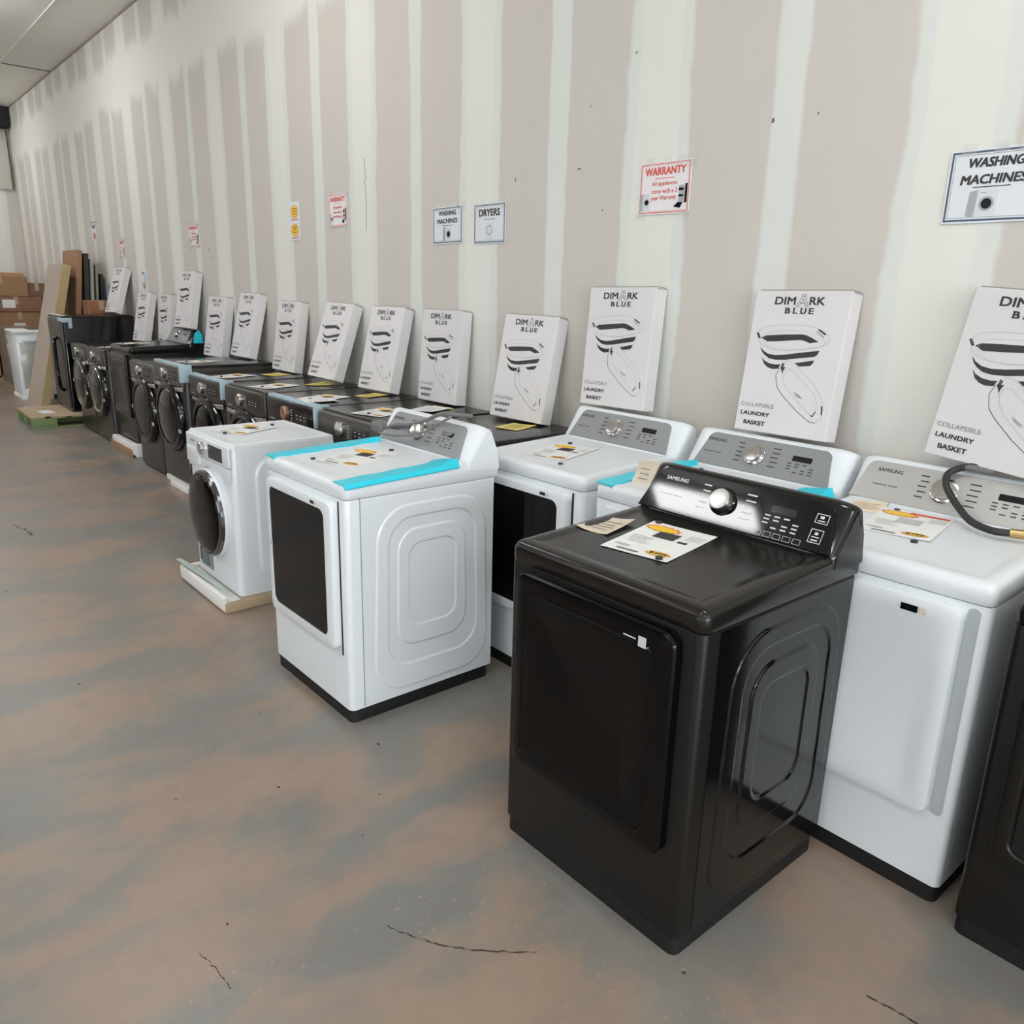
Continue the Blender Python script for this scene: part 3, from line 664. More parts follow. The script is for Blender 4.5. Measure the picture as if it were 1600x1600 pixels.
def make_carton(label):
    t = thing('laundry_basket_box', label, 'box', group='white laundry basket boxes leaning on the wall')
    bm = bmesh.new(); box(bm, 0, W_, .0, D_, 0, H_, .002, 1); obj('carton', bm, CARTW, t)
    bm = bmesh.new(); box(bm, .012, W_-.002, .004, D_-.006, H_+.0005, H_+.004, .001, 1); box(bm, W_+.0004, W_+.0012, .004, D_-.004, H_-.006, H_-.002); obj('top_flap', bm, mat('carton_flap_edge', (150, 146, 142), .7, noise=.05, scale=10), t)
    F = FRONT
    bm = bmesh.new(); d = .0008
    for k, P in ART.items(): flat(bm, [U(p) for p in P], F, d, 0)
    stroke(bm, [U(p) for p in smoothpath([(*p, 0) for p in RIM+[RIM[0]]], 3) for p in [(p.x, p.y)]], .0018, F, d, False, 1)
    stroke(bm, [U((.5+(x-.49)*.86, .64+(y-.68)*.8+.02)) for x, y in RIM], .0012, F, d, True, 1)
    stroke(bm, [U(p) for p in LID], .0016, F, d, True, 1); stroke(bm, [U(p) for p in LID2], .0016, F, d, True, 1)
    stroke(bm, [U(p) for p in LID[10:]+LID[:2]], .002, F, d+.0002, False, 0)
    for P, w_ in (([(.737, .74), (.809, .711)], .006), ([(.716, .729), (.798, .692)], .002), ([(.907, .231), (.919, .179)], .006), ([(.812, .164), (.829, .158), (.852, .191)], .004)): stroke(bm, [U(p) for p in P], w_, F, d, False, 0)
    text(bm, 'DIMARK', .597*W_, .692*W_, .30*H_, .315*H_, F, d, 0, 2, slope=-.02)
    text(bm, 'BLUE', .62*W_, .67*W_, .285*H_, .297*H_, F, d, 0, 2, slope=-.01)
    obj('basket_picture', bm, [INKD, INKL, INKG], t, smooth=False)
    bm = bmesh.new()
    a, b = .903*H_, .957*H_
    text(bm, 'DIM', .222*W_, .445*W_, a, b, F, d, .05); text(bm, 'RK', .588*W_, .747*W_, a, b, F, d, .05)
    A = [(.458, .893), (.505, .962), (.535, .962), (.582, .893), (.556, .893), (.520, .945), (.484, .893)]
    stroke(bm, [U(p) for p in A], .0018, F, d, True); stroke(bm, [U(p) for p in [(.492, .915), (.548, .915)]], .0018, F, d); stroke(bm, [U(p) for p in [(.505, .962), (.50, .972), (.54, .972), (.535, .962)]], .0018, F, d)
    for ch, u0, u1 in (('B', .347, .405), ('L', .432, .485), ('U', .510, .572), ('E', .597, .650)):
        text(bm, ch, u0*W_, u1*W_, .842*H_, .882*H_, F, d, .07)
        for v in (.842, .880): rect(bm, (u0-.008)*W_, (u0+.03)*W_, v*H_, (v+.003)*H_, F, d)
    text(bm, 'LAUNDRY', .049*W_, .378*W_, .113*H_, .142*H_, F, d, .07); text(bm, 'BASKET', .098*W_, .345*W_, .046*H_, .077*H_, F, d, .07)
    text(bm, 'COLLAPSIBLE', .037*W_, .408*W_, .176*H_, .204*H_, F, d, 0, 1)
    obj('lettering', bm, [INKD, INKG], t, smooth=False)
    return t
BOXES = [
 (-1.11, 2.804, 1.172, -.169, .149, .065, 'white laundry basket box cut off by the right edge of the photo'),
 (-1.87, 2.806, 1.150, -.023, .136, -.013, 'white laundry basket box behind the black dryer, on the half hidden grey console'),
 (-2.775, 2.814, 1.146, .005, .092, -.019, 'white laundry basket box on the grey console of the white dryer with black window'),
 (-3.419, 2.757, .987, .046, .192, .007, 'white laundry basket box leaning well back beside the white dryer, below the DRYERS sign'),
 (-4.224, 2.818, .987, -.005, .089, -.003, 'white laundry basket box standing on the silver-grey front loader'),
 (-4.842, 2.738, .987, .006, .24, -.009, 'white laundry basket box standing on the rose gold trimmed front loader'),
 (-5.503, 2.694, 1.004, .007, .33, .006, 'white laundry basket box leaning back the most, left of the rose gold machine'),
 (-6.346, 2.793, .987, -.001, .154, .005, 'white laundry basket box below and left of the yellow sticker sign'),
 (-7.133, 2.752, 1.037, .006, .242, .004, 'white laundry basket box on the raised graphite front loader'),
 (-7.864, 2.774, .987, .045, .172, -.003, 'white laundry basket box right beside the tall-standing one on the sloped black console'),
 (-8.594, 2.756, 1.231, .037, .188, -.004, 'white laundry basket box on the sloped console of the foam-based black machine'),
 (-9.321, 2.80, .987, -.027, .10, -.001, 'white laundry basket box low down, touching the left edge of the high console one'),
 (-10.105, 2.754, .987, .024, .22, -.025, 'white laundry basket box directly below the pale blue notice on the wall'),
 (-10.979, 2.70, 1.294, .029, .314, -.02, 'white laundry basket box farthest left, on the tall black machine on the pallet'),
]
def box_matrix(x, y, z, a, l, ro):
    X = Vector((math.cos(a), math.sin(a), 0)); Y = Vector((-math.sin(a), math.cos(a), 0)); Z = Vector((0, 0, 1))
    U2 = Z*math.cos(l)+Y*math.sin(l); Y2 = Y*math.cos(l)-Z*math.sin(l)
    X3 = X*math.cos(ro)-U2*math.sin(ro); U3 = U2*math.cos(ro)+X*math.sin(ro)
    m = Matrix((X3, Y2, U3)).transposed().to_4x4(); m.translation = (x, y, z); return m
carton = None
for (x, y, z, a, l, ro, lab) in BOXES:
    if carton is None: carton = make_carton(lab); o = carton
    else: o = dup(carton, label=lab)
    if z < 1.05: z += .077*math.sin(l)
    elif z < 1.2: z = 1.132+.077*math.sin(l)+max(0, W_*math.sin(ro))
    o.matrix_world = box_matrix(x, y, z, a, l, ro)

# ------------------------------------------------------------------ price sheets, notices and magnets on the decks
def star(bm, cu, cv, ru, rv, F, d, n=12, mi=0):
    flat(bm, [(cu+ru*(1 if i % 2 else .84)*math.cos(PI*i/n), cv+rv*(1 if i % 2 else .84)*math.sin(PI*i/n)) for i in range(2*n)], F, d, mi)
def sheet_base(bm, w_, h_, curl=.004, thick=.0006, seed=0, n=8):
    rnd = random.Random(seed); ph = rnd.uniform(0, 6)
    g = [[Vector((-w_/2+w_*i/n, -h_/2+h_*j/n, .0015+curl*(.5+.5*math.sin(ph+3.1*i/n+2.2*j/n))*((abs(i/n-.5)*2)**2*.7+(abs(j/n-.5)*2)**2*.5))) for j in range(n+1)] for i in range(n+1)]
    top = [[bm.verts.new(v) for v in r] for r in g]; bot = [[bm.verts.new(v-Vector((0, 0, thick))) for v in r] for r in g]
    for i in range(n):
        for j in range(n):
            bm.faces.new((top[i][j], top[i+1][j], top[i+1][j+1], top[i][j+1])); bm.faces.new((bot[i][j], bot[i][j+1], bot[i+1][j+1], bot[i+1][j]))
    for k in range(n):
        for (a, b, c, d_) in ((top[k][0], bot[k][0], bot[k+1][0], top[k+1][0]), (top[k][n], top[k+1][n], bot[k+1][n], bot[k][n]), (top[0][k], top[0][k+1], bot[0][k+1], bot[0][k]), (top[n][k], bot[n][k], bot[n][k+1], top[n][k+1])): bm.faces.new((a, b, c, d_))
def zf(w_, h_, curl, seed):
    rnd = random.Random(seed); ph = rnd.uniform(0, 6)
    return lambda u, v: .0015+curl*(.5+.5*math.sin(ph+3.1*(u/w_+.5)+2.2*(v/h_+.5)))*((abs(u/w_)*2)**2*.7+(abs(v/h_)*2)**2*.5)
def price_sheet(label, loc, rotz, tilt=0., kind='picture', w_=.216, h_=.285, curl=.003, seed=1, paper=PAPER):
    t = thing('price_sheet', label, 'price sheet', loc, rot=(tilt, 0, rotz), group='price sheets on the machine tops')
    bm = bmesh.new(); sheet_base(bm, w_, h_, curl, seed=seed); obj('paper', bm, paper, t)
    zz = zf(w_, h_, curl, seed); F = lambda u, v, d: (u, v, zz(u, v)+d)
    bm = bmesh.new(); star(bm, -.045, .095, .062, .028, F, .0008, 12, 0); star(bm, -.045, .093, .055, .023, F, .0012, 12, 1); obj('starburst', bm, [INKR if kind != 'plain' else INKO, INKY], t, smooth=False, label='red edged yellow starburst')
    bm = bmesh.new(); star(bm, .055, -.10, .042, .020, F, .0008, 14, 0); star(bm, .055, -.10, .037, .016, F, .0012, 14, 1); text(bm, '$499', .028, .082, -.109, -.091, F, .0016, .07, 2); obj('starburst', bm, [INKO, INKY, INKD], t, smooth=False, label='small yellow price burst')
    bm = bmesh.new()
    if kind == 'red': rect(bm, -.02, .10, .112, .132, F, .0008, 1); rect(bm, -.035, .04, .0, .06, F, .0008, 2)
    else: rect(bm, -.04, .03, .02, .075, F, .0009, 0); rect(bm, .045, .075, .015, .03, F, .0009, 0)
    obj('product_picture', bm, [INKD, INKR, INKL], t, smooth=False)
    bm = bmesh.new(); L = [(-.09+.003*k, .0-.013*k, .07-.008*(k % 3), .0022) for k in range(5)]+[(.05, .09-.012*k, .05, .002) for k in range(4)]+[(-.09, -.09-.01*k, .05, .003) for k in range(2)]
    dashes(bm, L, F, .0009, 0); rect(bm, -.065, .005, -.128, -.118, F, .0009, 1); obj('printed_lines', bm, [INKG, INKGR], t, smooth=False)
    return t
def notice(label, loc, rotz, w_=.14, h_=.17, paper=BEIGEP, ink=INKR, seed=3, tilt=0, curl=.005, name='notice_sheet', group=None):
    t = thing(name, label, 'notice', loc, rot=(tilt, 0, rotz), group=group)
    bm = bmesh.new(); sheet_base(bm, w_, h_, curl, seed=seed); obj('paper', bm, paper, t)
    zz = zf(w_, h_, curl, seed); F = lambda u, v, d: (u, v, zz(u, v)+d)
    bm = bmesh.new(); dashes(bm, [(-w_*.35, h_*.2-h_*.16*k, w_*(.7-.1*(k % 2)), h_*.03) for k in range(4)], F, .0008); obj('printed_lines', bm, ink, t, smooth=False)
    return t
def magnet(label, loc):
    bm = bmesh.new(); lathe(bm, [(.0105, 0), (.0105, .005), (.009, .007), (.001, .0072)], TOP, 0, 0, 18)
    o = obj('magnet', bm, RUBBER); o.location = loc; tag(o, label, 'magnet', 'round dark magnets on the machine tops')
TL = math.atan(.052*.8)
def ondeck(mx, my, y, x): return (x, y, deckz(y-my)-.0025)
def ps(mx, my, x, y, rot, label, kind='picture', seed=1):
    price_sheet(label, ondeck(mx, my, y, x), rot, TL, kind, seed=seed)
ps(-1.316, 1.43, -1.372, 1.745, -.0+.14, 'white price sheet with red and yellow starbursts on the front black dryer', seed=2)
notice('beige notice with a curled corner on the deck of the front black dryer', ondeck(0, 1.43, 1.735, -1.575), .15, .115, .15, seed=9, tilt=TL, ink=INKG, curl=.012)
magnet('round dark magnet at the back edge of the price sheet on the front black dryer', (-1.478, 1.868, deckz(.438)+.001))
magnet('round dark magnet on the near corner of the price sheet on the front black dryer', (-1.275, 1.625, deckz(.195)+.001))
ps(-2.845, 1.35, -2.885, 1.625, .30, 'white price sheet on the white dryer with two teal tapes', seed=4)
magnet('round dark magnet left of the price sheet on the white dryer with two teal tapes', (-2.985, 1.47, deckz(.12)-.003))
magnet('round dark magnet right behind the price sheet on the white dryer with two teal tapes', (-2.905, 1.80, deckz(.45)-.003))
ps(-2.437, 2.165, -2.50, 2.43, .20, 'white price sheet on the white dryer with black window and no tape', seed=5, kind='plain')
magnet('round dark magnet behind the price sheet on the white dryer with no tape', (-2.60, 2.585, deckz(.42)-.003))
magnet('round dark magnet at the near end of the untaped white dryer price sheet', (-2.335, 2.27, deckz(.10)-.003))
magnet('round dark magnet on the half hidden white machine, below its grey console', (-1.888, 2.63, deckz(.46)-.003))
ps(-.967, 2.165, -1.02, 2.53, .14, 'white price sheet with a red banner on the silver console machine', 'red', seed=6)
notice('cream notice with brown writing on the silver console machine', ondeck(0, 2.165, 2.63, -1.20), .25, .12, .14, seed=12, tilt=TL, curl=.004, ink=mat('brown_ink', (178, 126, 96), .6, noise=.05, scale=30), paper=mat('cream_paper', (232, 218, 196), .6, noise=.03, scale=8))
magnet('round dark magnet behind the red bannered price sheet', (-1.105, 2.655, deckz(.49)-.003))
magnet('round dark magnet at the front corner of the red bannered price sheet', (-.925, 2.375, deckz(.21)-.003))
# dark row papers: two sheets and one yellow guide per machine
def row_papers(x, z, who, s, yg=True, ydx=.0):
    price_sheet('white price sheet on %s' % who, (x+.03, 2.33, z), .35, 0, 'picture' if s % 2 else 'plain', seed=s)
    magnet('dark magnet on the sheet of %s' % who.replace('directly ', ''), (x+.055, 2.235, z+.003))
    if yg: notice('yellow guide sheet on %s' % who, (x+.08+ydx, 2.66, z+.0), .3, .14, .19, paper=YELP, ink=INKD, seed=s+20, name='energy_guide', group='yellow guide sheets on the dark machines')
row_papers(-3.16, .9865, 'the hidden-front dark machine', 31)
row_papers(-3.89, .9865, 'the silver-grey front loader', 32)
row_papers(-4.595, .9865, 'the rose gold trimmed machine', 33)
row_papers(-5.31, .9865, 'the machine left of the rose gold one', 34)
row_papers(-6.05, .9865, 'the graphite machine with blue film', 35)
row_papers(-6.79, 1.0365, 'the raised graphite front loader', 36, False)
row_papers(-9.30, .9865, 'the machine left of the foam-based black machine', 37, False)
row_papers(-8.60, .085+.985, 'the foam-based black machine', 38, False)
notice('white warranty leaflet lying left of the price sheet on the rose gold trimmed machine', (-4.46, 2.25, .9905), -.2, .17, .2, paper=PAPER, ink=INKL, seed=41)
notice('white leaflet lying beside the price sheet on the silver-grey front loader', (-3.80, 2.62, .9905), .4, .17, .2, paper=PAPER, ink=INKL, seed=42)
price_sheet('white price sheet on the compact white washer', (-4.31, 1.72, .8795), .45, 0, 'plain', seed=50)
magnet('round dark magnet in front of the sheet on the compact white washer', (-4.235, 1.575, .882))
magnet('round dark magnet behind the sheet on the compact white washer', (-4.36, 1.90, .882))
# beige paper curling up from the half hidden white machine
t = thing('notice_sheet', 'beige paper curling upright behind the left end of the black dryer console', 'notice', (-1.885, 2.27, deckz(.105)-.002), .1)
bm = bmesh.new(); n = 10; rs = []
for i in range(n+1):
    a = i/n; rs.append([(-.055+.012*a, .0+.03*math.sin(a*1.6), .085*a), (.04+.02*a, .012+.04*math.sin(a*1.6), .09*a), (.04+.02*a, .0126+.04*math.sin(a*1.6), .09*a), (-.055+.012*a, .0006+.03*math.sin(a*1.6), .085*a)])
rings(bm, rs); obj('paper', bm, BEIGEP, t)
bm = bmesh.new(); dashes(bm, [(-.03, .02+.018*k, .04, .003) for k in range(3)], lambda u, v, d: (u, -d+.03*math.sin(v/.085*1.6), v), .0012); obj('printed_lines', bm, INKG, t, smooth=False)

# grey power cord and plug on the white dryer, black hose on the silver console
t = thing('power_cord', 'grey power cord with a flat plug on the console of the front white dryer', 'cord', (-3.19, 1.93, 1.02))
O = Vector((-3.19, 1.93, 1.02))
bm = bmesh.new(); box(bm, -.055, .03, -.035, .03, -.012, .042, .014, 3); obj('plug', bm, CORDG, t)
bm = bmesh.new(); tube(bm, [(.03, 0, .014), (.055, 0, .018)], .013, 12); obj('strain_relief', bm, mat('copper_tie', (170, 140, 120), .3, metal=.6, noise=.05, scale=30), t)
bm = bmesh.new(); P = [(-3.14, 1.925, 1.04), (-3.05, 1.915, 1.065), (-2.96, 1.92, 1.078), (-2.83, 1.925, 1.115), (-2.72, 1.935, 1.158), (-2.64, 1.96, 1.162), (-2.62, 2.02, 1.155)]
tube(bm, smoothpath([Vector(p)-O for p in P]), .0085, 8); P = [(-2.66, 1.945, 1.155), (-2.70, 1.905, 1.12), (-2.77, 1.885, 1.08), (-2.87, 1.87, 1.05), (-3.0, 1.862, 1.03), (-3.1, 1.865, 1.026)]
tube(bm, smoothpath([Vector(p)-O for p in P]), .006, 8); obj('cable', bm, CORDG, t)
t = thing('water_hose', 'black rubber hose with brass end looping over the silver console', 'hose', (-.967, 2.165, 1.0))
O = Vector((-.967, 2.165, 1.0))
bm = bmesh.new(); P = [(-.60, 2.83, 1.155), (-.72, 2.81, 1.158), (-.80, 2.80, 1.156), (-.90, 2.785, 1.156), (-.96, 2.77, 1.148), (-1.0, 2.75, 1.122), (-.99, 2.72, 1.09), (-.96, 2.70, 1.058), (-.92, 2.67, 1.032), (-.86, 2.61, 1.014), (-.79, 2.575, 1.009), (-.745, 2.59, 1.009)]
tube(bm, smoothpath([Vector(p)-O for p in P]), .0115, 12); obj('hose', bm, RUBBER, t)
bm = bmesh.new(); tube(bm, [Vector((-.745, 2.59, 1.009))-O, Vector((-.70, 2.605, 1.011))-O], .0145, 12); obj('end_fitting', bm, BRASS, t)
bm = bmesh.new(); box(bm, .02, .10, .56, .60, .15, .162, .004); obj('tape_wrap', bm, CLEAR, t)

# ------------------------------------------------------------------ signs on the wall
def sign(x0, x1, z0, z1, label, name='wall_sign', border=None, bw=.006, roll=0., base=GLOSSP, group='paper signs taped to the wall'):
    cx, cz = (x0+x1)/2, (z0+z1)/2
    t = thing(name, label, 'sign', (cx, YW-.001, cz), rot=(0, roll, 0), group=group)
    w_, h_ = (x1-x0)/2, (z1-z0)/2
    bm = bmesh.new(); box(bm, -w_, w_, -.004, -.0005, -h_, h_); obj('paper', bm, base, t)
    if border:
        bm = bmesh.new(); frame_ring(bm, -w_+.006, w_-.006, -h_+.006, h_-.006, bw, FRONT, .0046); frame_ring(bm, -w_+.006+bw*1.8, w_-.006-bw*1.8, -h_+.006+bw*1.8, h_-.006-bw*1.8, .001, FRONT, .0046); obj('printed_border', bm, border, t, smooth=False)
    return t, w_, h_
def washer_icon(bm, cx, cz, w_, h_, d=.0048):
    flat(bm, [(cx-w_*.55, cz-h_*.45), (cx-w_*.25, cz-h_*.5), (cx-w_*.2, cz+h_*.5), (cx-w_*.5, cz+h_*.42)], FRONT, d, 1)
    rect(bm, cx-w_*.2, cx+w_*.5, cz-h_*.5, cz+h_*.48, FRONT, d, 0)
    n = 20; flat(bm, [(cx+w_*.15+w_*.27*math.cos(2*PI*i/n), cz-h_*.02+w_*.27*math.sin(2*PI*i/n)) for i in range(n)], FRONT, d+.0002, 1)
    flat(bm, [(cx+w_*.15+w_*.19*math.cos(2*PI*i/n), cz-h_*.02+w_*.19*math.sin(2*PI*i/n)) for i in range(n)], FRONT, d+.0004, 2)
    rect(bm, cx-w_*.1, cx+w_*.1, cz+h_*.36, cz+h_*.40, FRONT, d+.0002, 1)
ICON = [mat('icon_pale', (214, 216, 218), .5, noise=.02, scale=20), mat('icon_grey', (166, 170, 174), .5, noise=.02, scale=20), DISP]
def tape_bits(t, w_, h_, seed, corners=('tr',)):
    def bit(P, d=.0052):
        bm = bmesh.new(); slab(bm, P, FRONT, d, d+.0008); obj('clear_tape', bm, CLEAR, t)
    a = .022
    for u in (-.6, .1, .6):
        cx = u*w_; bit([(cx-a, h_-.018), (cx+a, h_-.014), (cx+a*.9, h_+.02), (cx-a*.9, h_+.017)])
    if 'b' in corners:
        for cx in (-w_+.02, w_-.02): bit([(cx-.03, -h_-.02), (cx+.02, -h_-.025), (cx+.025, -h_+.01), (cx-.025, -h_+.012)])
    if 'tr' in corners: bit([(w_-.03, h_-.035), (w_+.03, h_-.03), (w_+.035, h_+.025), (w_-.02, h_+.03)], .0062)
# large washing machines sign at the right edge
t, a, b = sign(-1.235, -.955, 1.918, 2.145, 'white WASHING MACHINES sign with navy border, cut by the right edge of the photo', border=INKN)
bm = bmesh.new(); text(bm, 'WASHING', -a*.60, a*.60, b*.50, b*.76, FRONT, .0048, .06, shear=.004); text(bm, 'MACHINES', -a*.70, a*.70, b*.05, b*.31, FRONT, .0048, .06, shear=.004); rect(bm, -a*.4, a*.4, -b*.04, -b*.015, FRONT, .0048); obj('lettering', bm, INKD, t, smooth=False)
bm = bmesh.new(); washer_icon(bm, -.02, -b*.47, .085, .085); obj('washer_picture', bm, ICON, t, smooth=False); tape_bits(t, a, b, 1)
t, a, b = sign(-4.235, -3.935, 1.93, 2.14, 'white WASHING MACHINES sign left of the DRYERS sign', border=INKN, roll=-.01)
bm = bmesh.new(); text(bm, 'WASHING', -a*.58, a*.58, b*.52, b*.78, FRONT, .0048, .06); text(bm, 'MACHINES', -a*.68, a*.68, b*.10, b*.36, FRONT, .0048, .06); rect(bm, -a*.35, a*.35, -b*.03, b*.0, FRONT, .0048); obj('lettering', bm, INKD, t, smooth=False)
bm = bmesh.new(); washer_icon(bm, 0, -b*.47, .085, .085); obj('washer_picture', bm, ICON, t, smooth=False); tape_bits(t, a, b, 2)
t, a, b = sign(-3.825, -3.542, 1.92, 2.135, 'white DRYERS sign with a dryer picture beside the washing machines sign', border=INKN, roll=.0)
bm = bmesh.new(); text(bm, 'DRYERS', -a*.66, a*.66, b*.36, b*.72, FRONT, .0048, .06); rect(bm, -a*.35, a*.35, b*.2, b*.225, FRONT, .0048); obj('lettering', bm, INKD, t, smooth=False)
bm = bmesh.new(); n = 24
rect(bm, -.035, .035, -b*.82, b*.06, FRONT, .0048, 0)
flat(bm, [(.027*math.cos(2*PI*i/n), -b*.33+.027*math.sin(2*PI*i/n)) for i in range(n)], FRONT, .005, 1); flat(bm, [(.020*math.cos(2*PI*i/n), -b*.33+.020*math.sin(2*PI*i/n)) for i in range(n)], FRONT, .0052, 0)
obj('dryer_picture', bm, ICON, t, smooth=False); tape_bits(t, a, b, 3)
def warranty(x0, x1, z0, z1, label, big=True, seed=4):
    t, a, b = sign(x0, x1, z0, z1, label, border=INKR, bw=.004, base=mat('warranty_paper', (232, 228, 230), .35, coat=.3, noise=.02, scale=8))
    bm = bmesh.new(); text(bm, 'WARRANTY', -a*.80, a*.80, b*.50, b*.80, FRONT, .0048, .06); rect(bm, -a*.38, a*.38, b*.36, b*.385, FRONT, .0048)
    text(bm, 'All appliances', -a*.5, a*.5, b*.06, b*.26, FRONT, .0048, .02, 0); text(bm, 'come with a 3', -a*.5, a*.5, -b*.2, -b*.02, FRONT, .0048, .02, 0); text(bm, 'year Warranty', -a*.5, a*.5, -b*.5, -b*.28, FRONT, .0048, .02, 0)
    obj('lettering', bm, INKR, t, smooth=False)
    bm = bmesh.new(); washer_icon(bm, -a*.73, -b*.50, a*.40, b*.68); obj('washer_picture', bm, ICON, t, smooth=False)
    bm = bmesh.new(); rect(bm, a*.58, a*.82, -b*.62, b*.05, FRONT, .0048, 1); rect(bm, a*.58, a*.76, -b*.05, -b*.15, FRONT, .005, 2); rect(bm, a*.58, a*.76, -b*.3, -b*.38, FRONT, .005, 2); rect(bm, a*.82, a*.9, -b*.62, b*.10, FRONT, .0048, 2)
    flat(bm, [(a*.40, -b*.75), (a*.66, -b*.80), (a*.76, -b*.6), (a*.56, -b*.58)], FRONT, .005, 2); obj('range_picture', bm, ICON, t, smooth=False)
    tape_bits(t, a, b, seed, ('tr', 'b'))
warranty(-2.588, -2.302, 2.013, 2.232, 'red bordered WARRANTY sign above the white box behind the black dryer, the largest in view')
warranty(-5.556, -5.29, 2.08, 2.305, 'red bordered WARRANTY sign right of the yellow sticker sign', seed=5)
warranty(-8.50, -8.22, 2.015, 2.225, 'red bordered WARRANTY sign above the highest standing box', seed=6)
warranty(-10.97, -10.76, 1.955, 2.15, 'red bordered WARRANTY sign above the farthest left white box', seed=7)
t, a, b = sign(-6.21, -6.03, 2.008, 2.29, 'tall white sheet with two yellow starburst stickers on the wall')
bm = bmesh.new()
for k, cz in enumerate((.07, -.065)):
    star(bm, 0, cz, a*.8, .052, FRONT, .0048, 9, 0); star(bm, 0, cz, a*.7, .045, FRONT, .005, 9, 1)
    rect(bm, -a*.65, a*.65, cz-.062, cz-.054, FRONT, .0048, 2)
    dashes(bm, [(-a*.4, cz-.02, a*.8, .008), (-a*.3, cz, a*.6, .008), (-a*.4, cz+.018, a*.8, .008)], FRONT, .0053, 3)
obj('starburst_print', bm, [INKO, INKY, INKR, mat('dark_yellow_ink', (150, 120, 20), .5, noise=.05, scale=30)], t, smooth=False)
t, a, b = sign(-12.20, -11.98, 2.18, 2.41, 'small sign with an orange burst, farthest left on the long wall', border=None)
bm = bmesh.new(); star(bm, .02, -.06, .07, .045, FRONT, .0048, 9, 0); rect(bm, -.05, .07, .035, .06, FRONT, .0048, 1); frame_ring(bm, -a, a, b-.05, b, .012, FRONT, .0048, 2); obj('printed_pattern', bm, [mat('rust_ink', (196, 110, 80), .5, noise=.05, scale=30), INKD, INKGR], t, smooth=False)
t, a, b = sign(-10.20, -9.98, 1.56, 1.80, 'pale blue and white notice low on the wall above two white boxes', border=None)
bm = bmesh.new(); star(bm, -.02, -.06, .05, .04, FRONT, .0048, 9, 0); rect(bm, -.07, .03, .07, .09, FRONT, .0048, 1); rect(bm, .01, .07, -.04, .05, FRONT, .0048, 2); obj('printed_pattern', bm, [mat('tan_ink', (176, 140, 112), .5, noise=.05, scale=30), INKG, mat('pale_blue_ink', (168, 196, 214), .5, noise=.05, scale=30)], t, smooth=False)
bm = bmesh.new(); box(bm, -.22, .22, -.006, 0, -.10, .10); o = obj('paper_sheet', bm, mat('blue_grey_paper', (186, 190, 200), .5, noise=.03, scale=8)); o.location = (-11.72, YW-.001, 1.52); tag(o, 'blank blue-grey sheet on the wall left of the farthest white box', 'sheet')

# ------------------------------------------------------------------ far end: pallet, boards, cartons, wrapped appliances
t = thing('pallet', 'green painted wooden pallet with cardboard on top under the tall black machine', 'pallet', (-10.85, 2.26, 0))
for k, y in enumerate((-.60, -.39, -.18, .03, .24, .45)):
    bm = bmesh.new(); box(bm, -.47, .47, y, y+.14, .108, .126, .003); obj('deck_board', bm, PALWD, t)
for x in (-.47, -.06):
    bm = bmesh.new(); box(bm, x, x+.1, -.60, .60, .018, .108, .003); obj('stringer', bm, PALGR, t, label='green painted stringer')
for x in (-.47, -.06, .37):
    bm = bmesh.new(); box(bm, x, x+.1, -.60, .60, 0, .018, .002); obj('bottom_board', bm, PALGR, t, label='green painted bottom board')
for y in (-.60, .02, .46):
    bm = bmesh.new(); box(bm, .37, .472, y+.001, y+.138+(.12 if y < 0 else 0), .0185, .1075, .003); obj('corner_block', bm, PALGR, t, label='green painted block')
bm = bmesh.new(); flat_pts = [(-.53, -.50), (-.46, -.60), (.44, -.59), (.46, -.50), (.40, -.42), (.47, -.30), (.47, .50), (-.50, .55)]
slab(bm, flat_pts, TOP, .1265, .133, .001); o = obj('cardboard_sheet', bm, CARD3); o.location = (-10.85, 2.26, 0); tag(o, 'torn brown cardboard sheet lying on the green pallet', 'cardboard')
bm = bmesh.new(); slab(bm, rr(-.14, .14, -.07, .07, .003), TOP, .1335, .1345); o = obj('paper_label', bm, PAPER); o.location = (-10.80, 1.89, 0); o.rotation_euler = (0, 0, .1); tag(o, 'white paper label on the cardboard of the green pallet', 'label')
def board(name, label, x0, x1, yb, yt, th, z0, z1, m, m2=None):
    """board leaning back: bottom front edge at yb, top front edge at yt"""
    t = thing(name, label, 'board', ((x0+x1)/2, yb, z0)); w_ = (x1-x0)/2
    l = math.atan2(yt-yb, z1-z0); t.rotation_euler = (-l, 0, 0); H = math.hypot(yt-yb, z1-z0)
    bm = bmesh.new(); box(bm, -w_, w_, 0, th, 0, H, .004, 1); o = obj('panel', bm, m, t)
    if m2: bm = bmesh.new(); box(bm, w_-.002, w_+.012, .004, th-.004, .0, H-.004, .002, 1); obj('edge', bm, m2, t)
board('leaning_board', 'wide greige wood-look board leaning in front, standing beside the pallet', -12.42, -11.62, 1.95, 2.42, .11, .0, 1.86, WOODB, WOODT)
board('leaning_board', 'tall brown flat carton leaning behind the greige board', -12.5, -11.75, 2.40, 2.63, .07, 0, 2.04, CARD, CARD)
board('leaning_board', 'dark brown board leaning behind the tall brown carton', -12.4, -11.70, 2.53, 2.71, .05, 0, 2.0, DKBRD)
board('leaning_board', 'grey board leaning between the dark board and the wall', -12.4, -11.68, 2.62, 2.77, .035, 0, 1.93, mat('grey_board', (150, 146, 140), .7, noise=.08, scale=8))
board('leaning_board', 'thin greenish board leaning nearest the wall', -12.4, -11.70, 2.69, 2.825, .03, 0, 1.86, mat('green_grey_board', (136, 138, 120), .7, noise=.08, scale=8))
board('leaning_board', 'narrow black board against the wall right of the greenish one', -12.2, -11.74, 2.77, 2.88, .03, 0, 1.75, mat('black_board', (44, 42, 42), .6, noise=.08, scale=8))
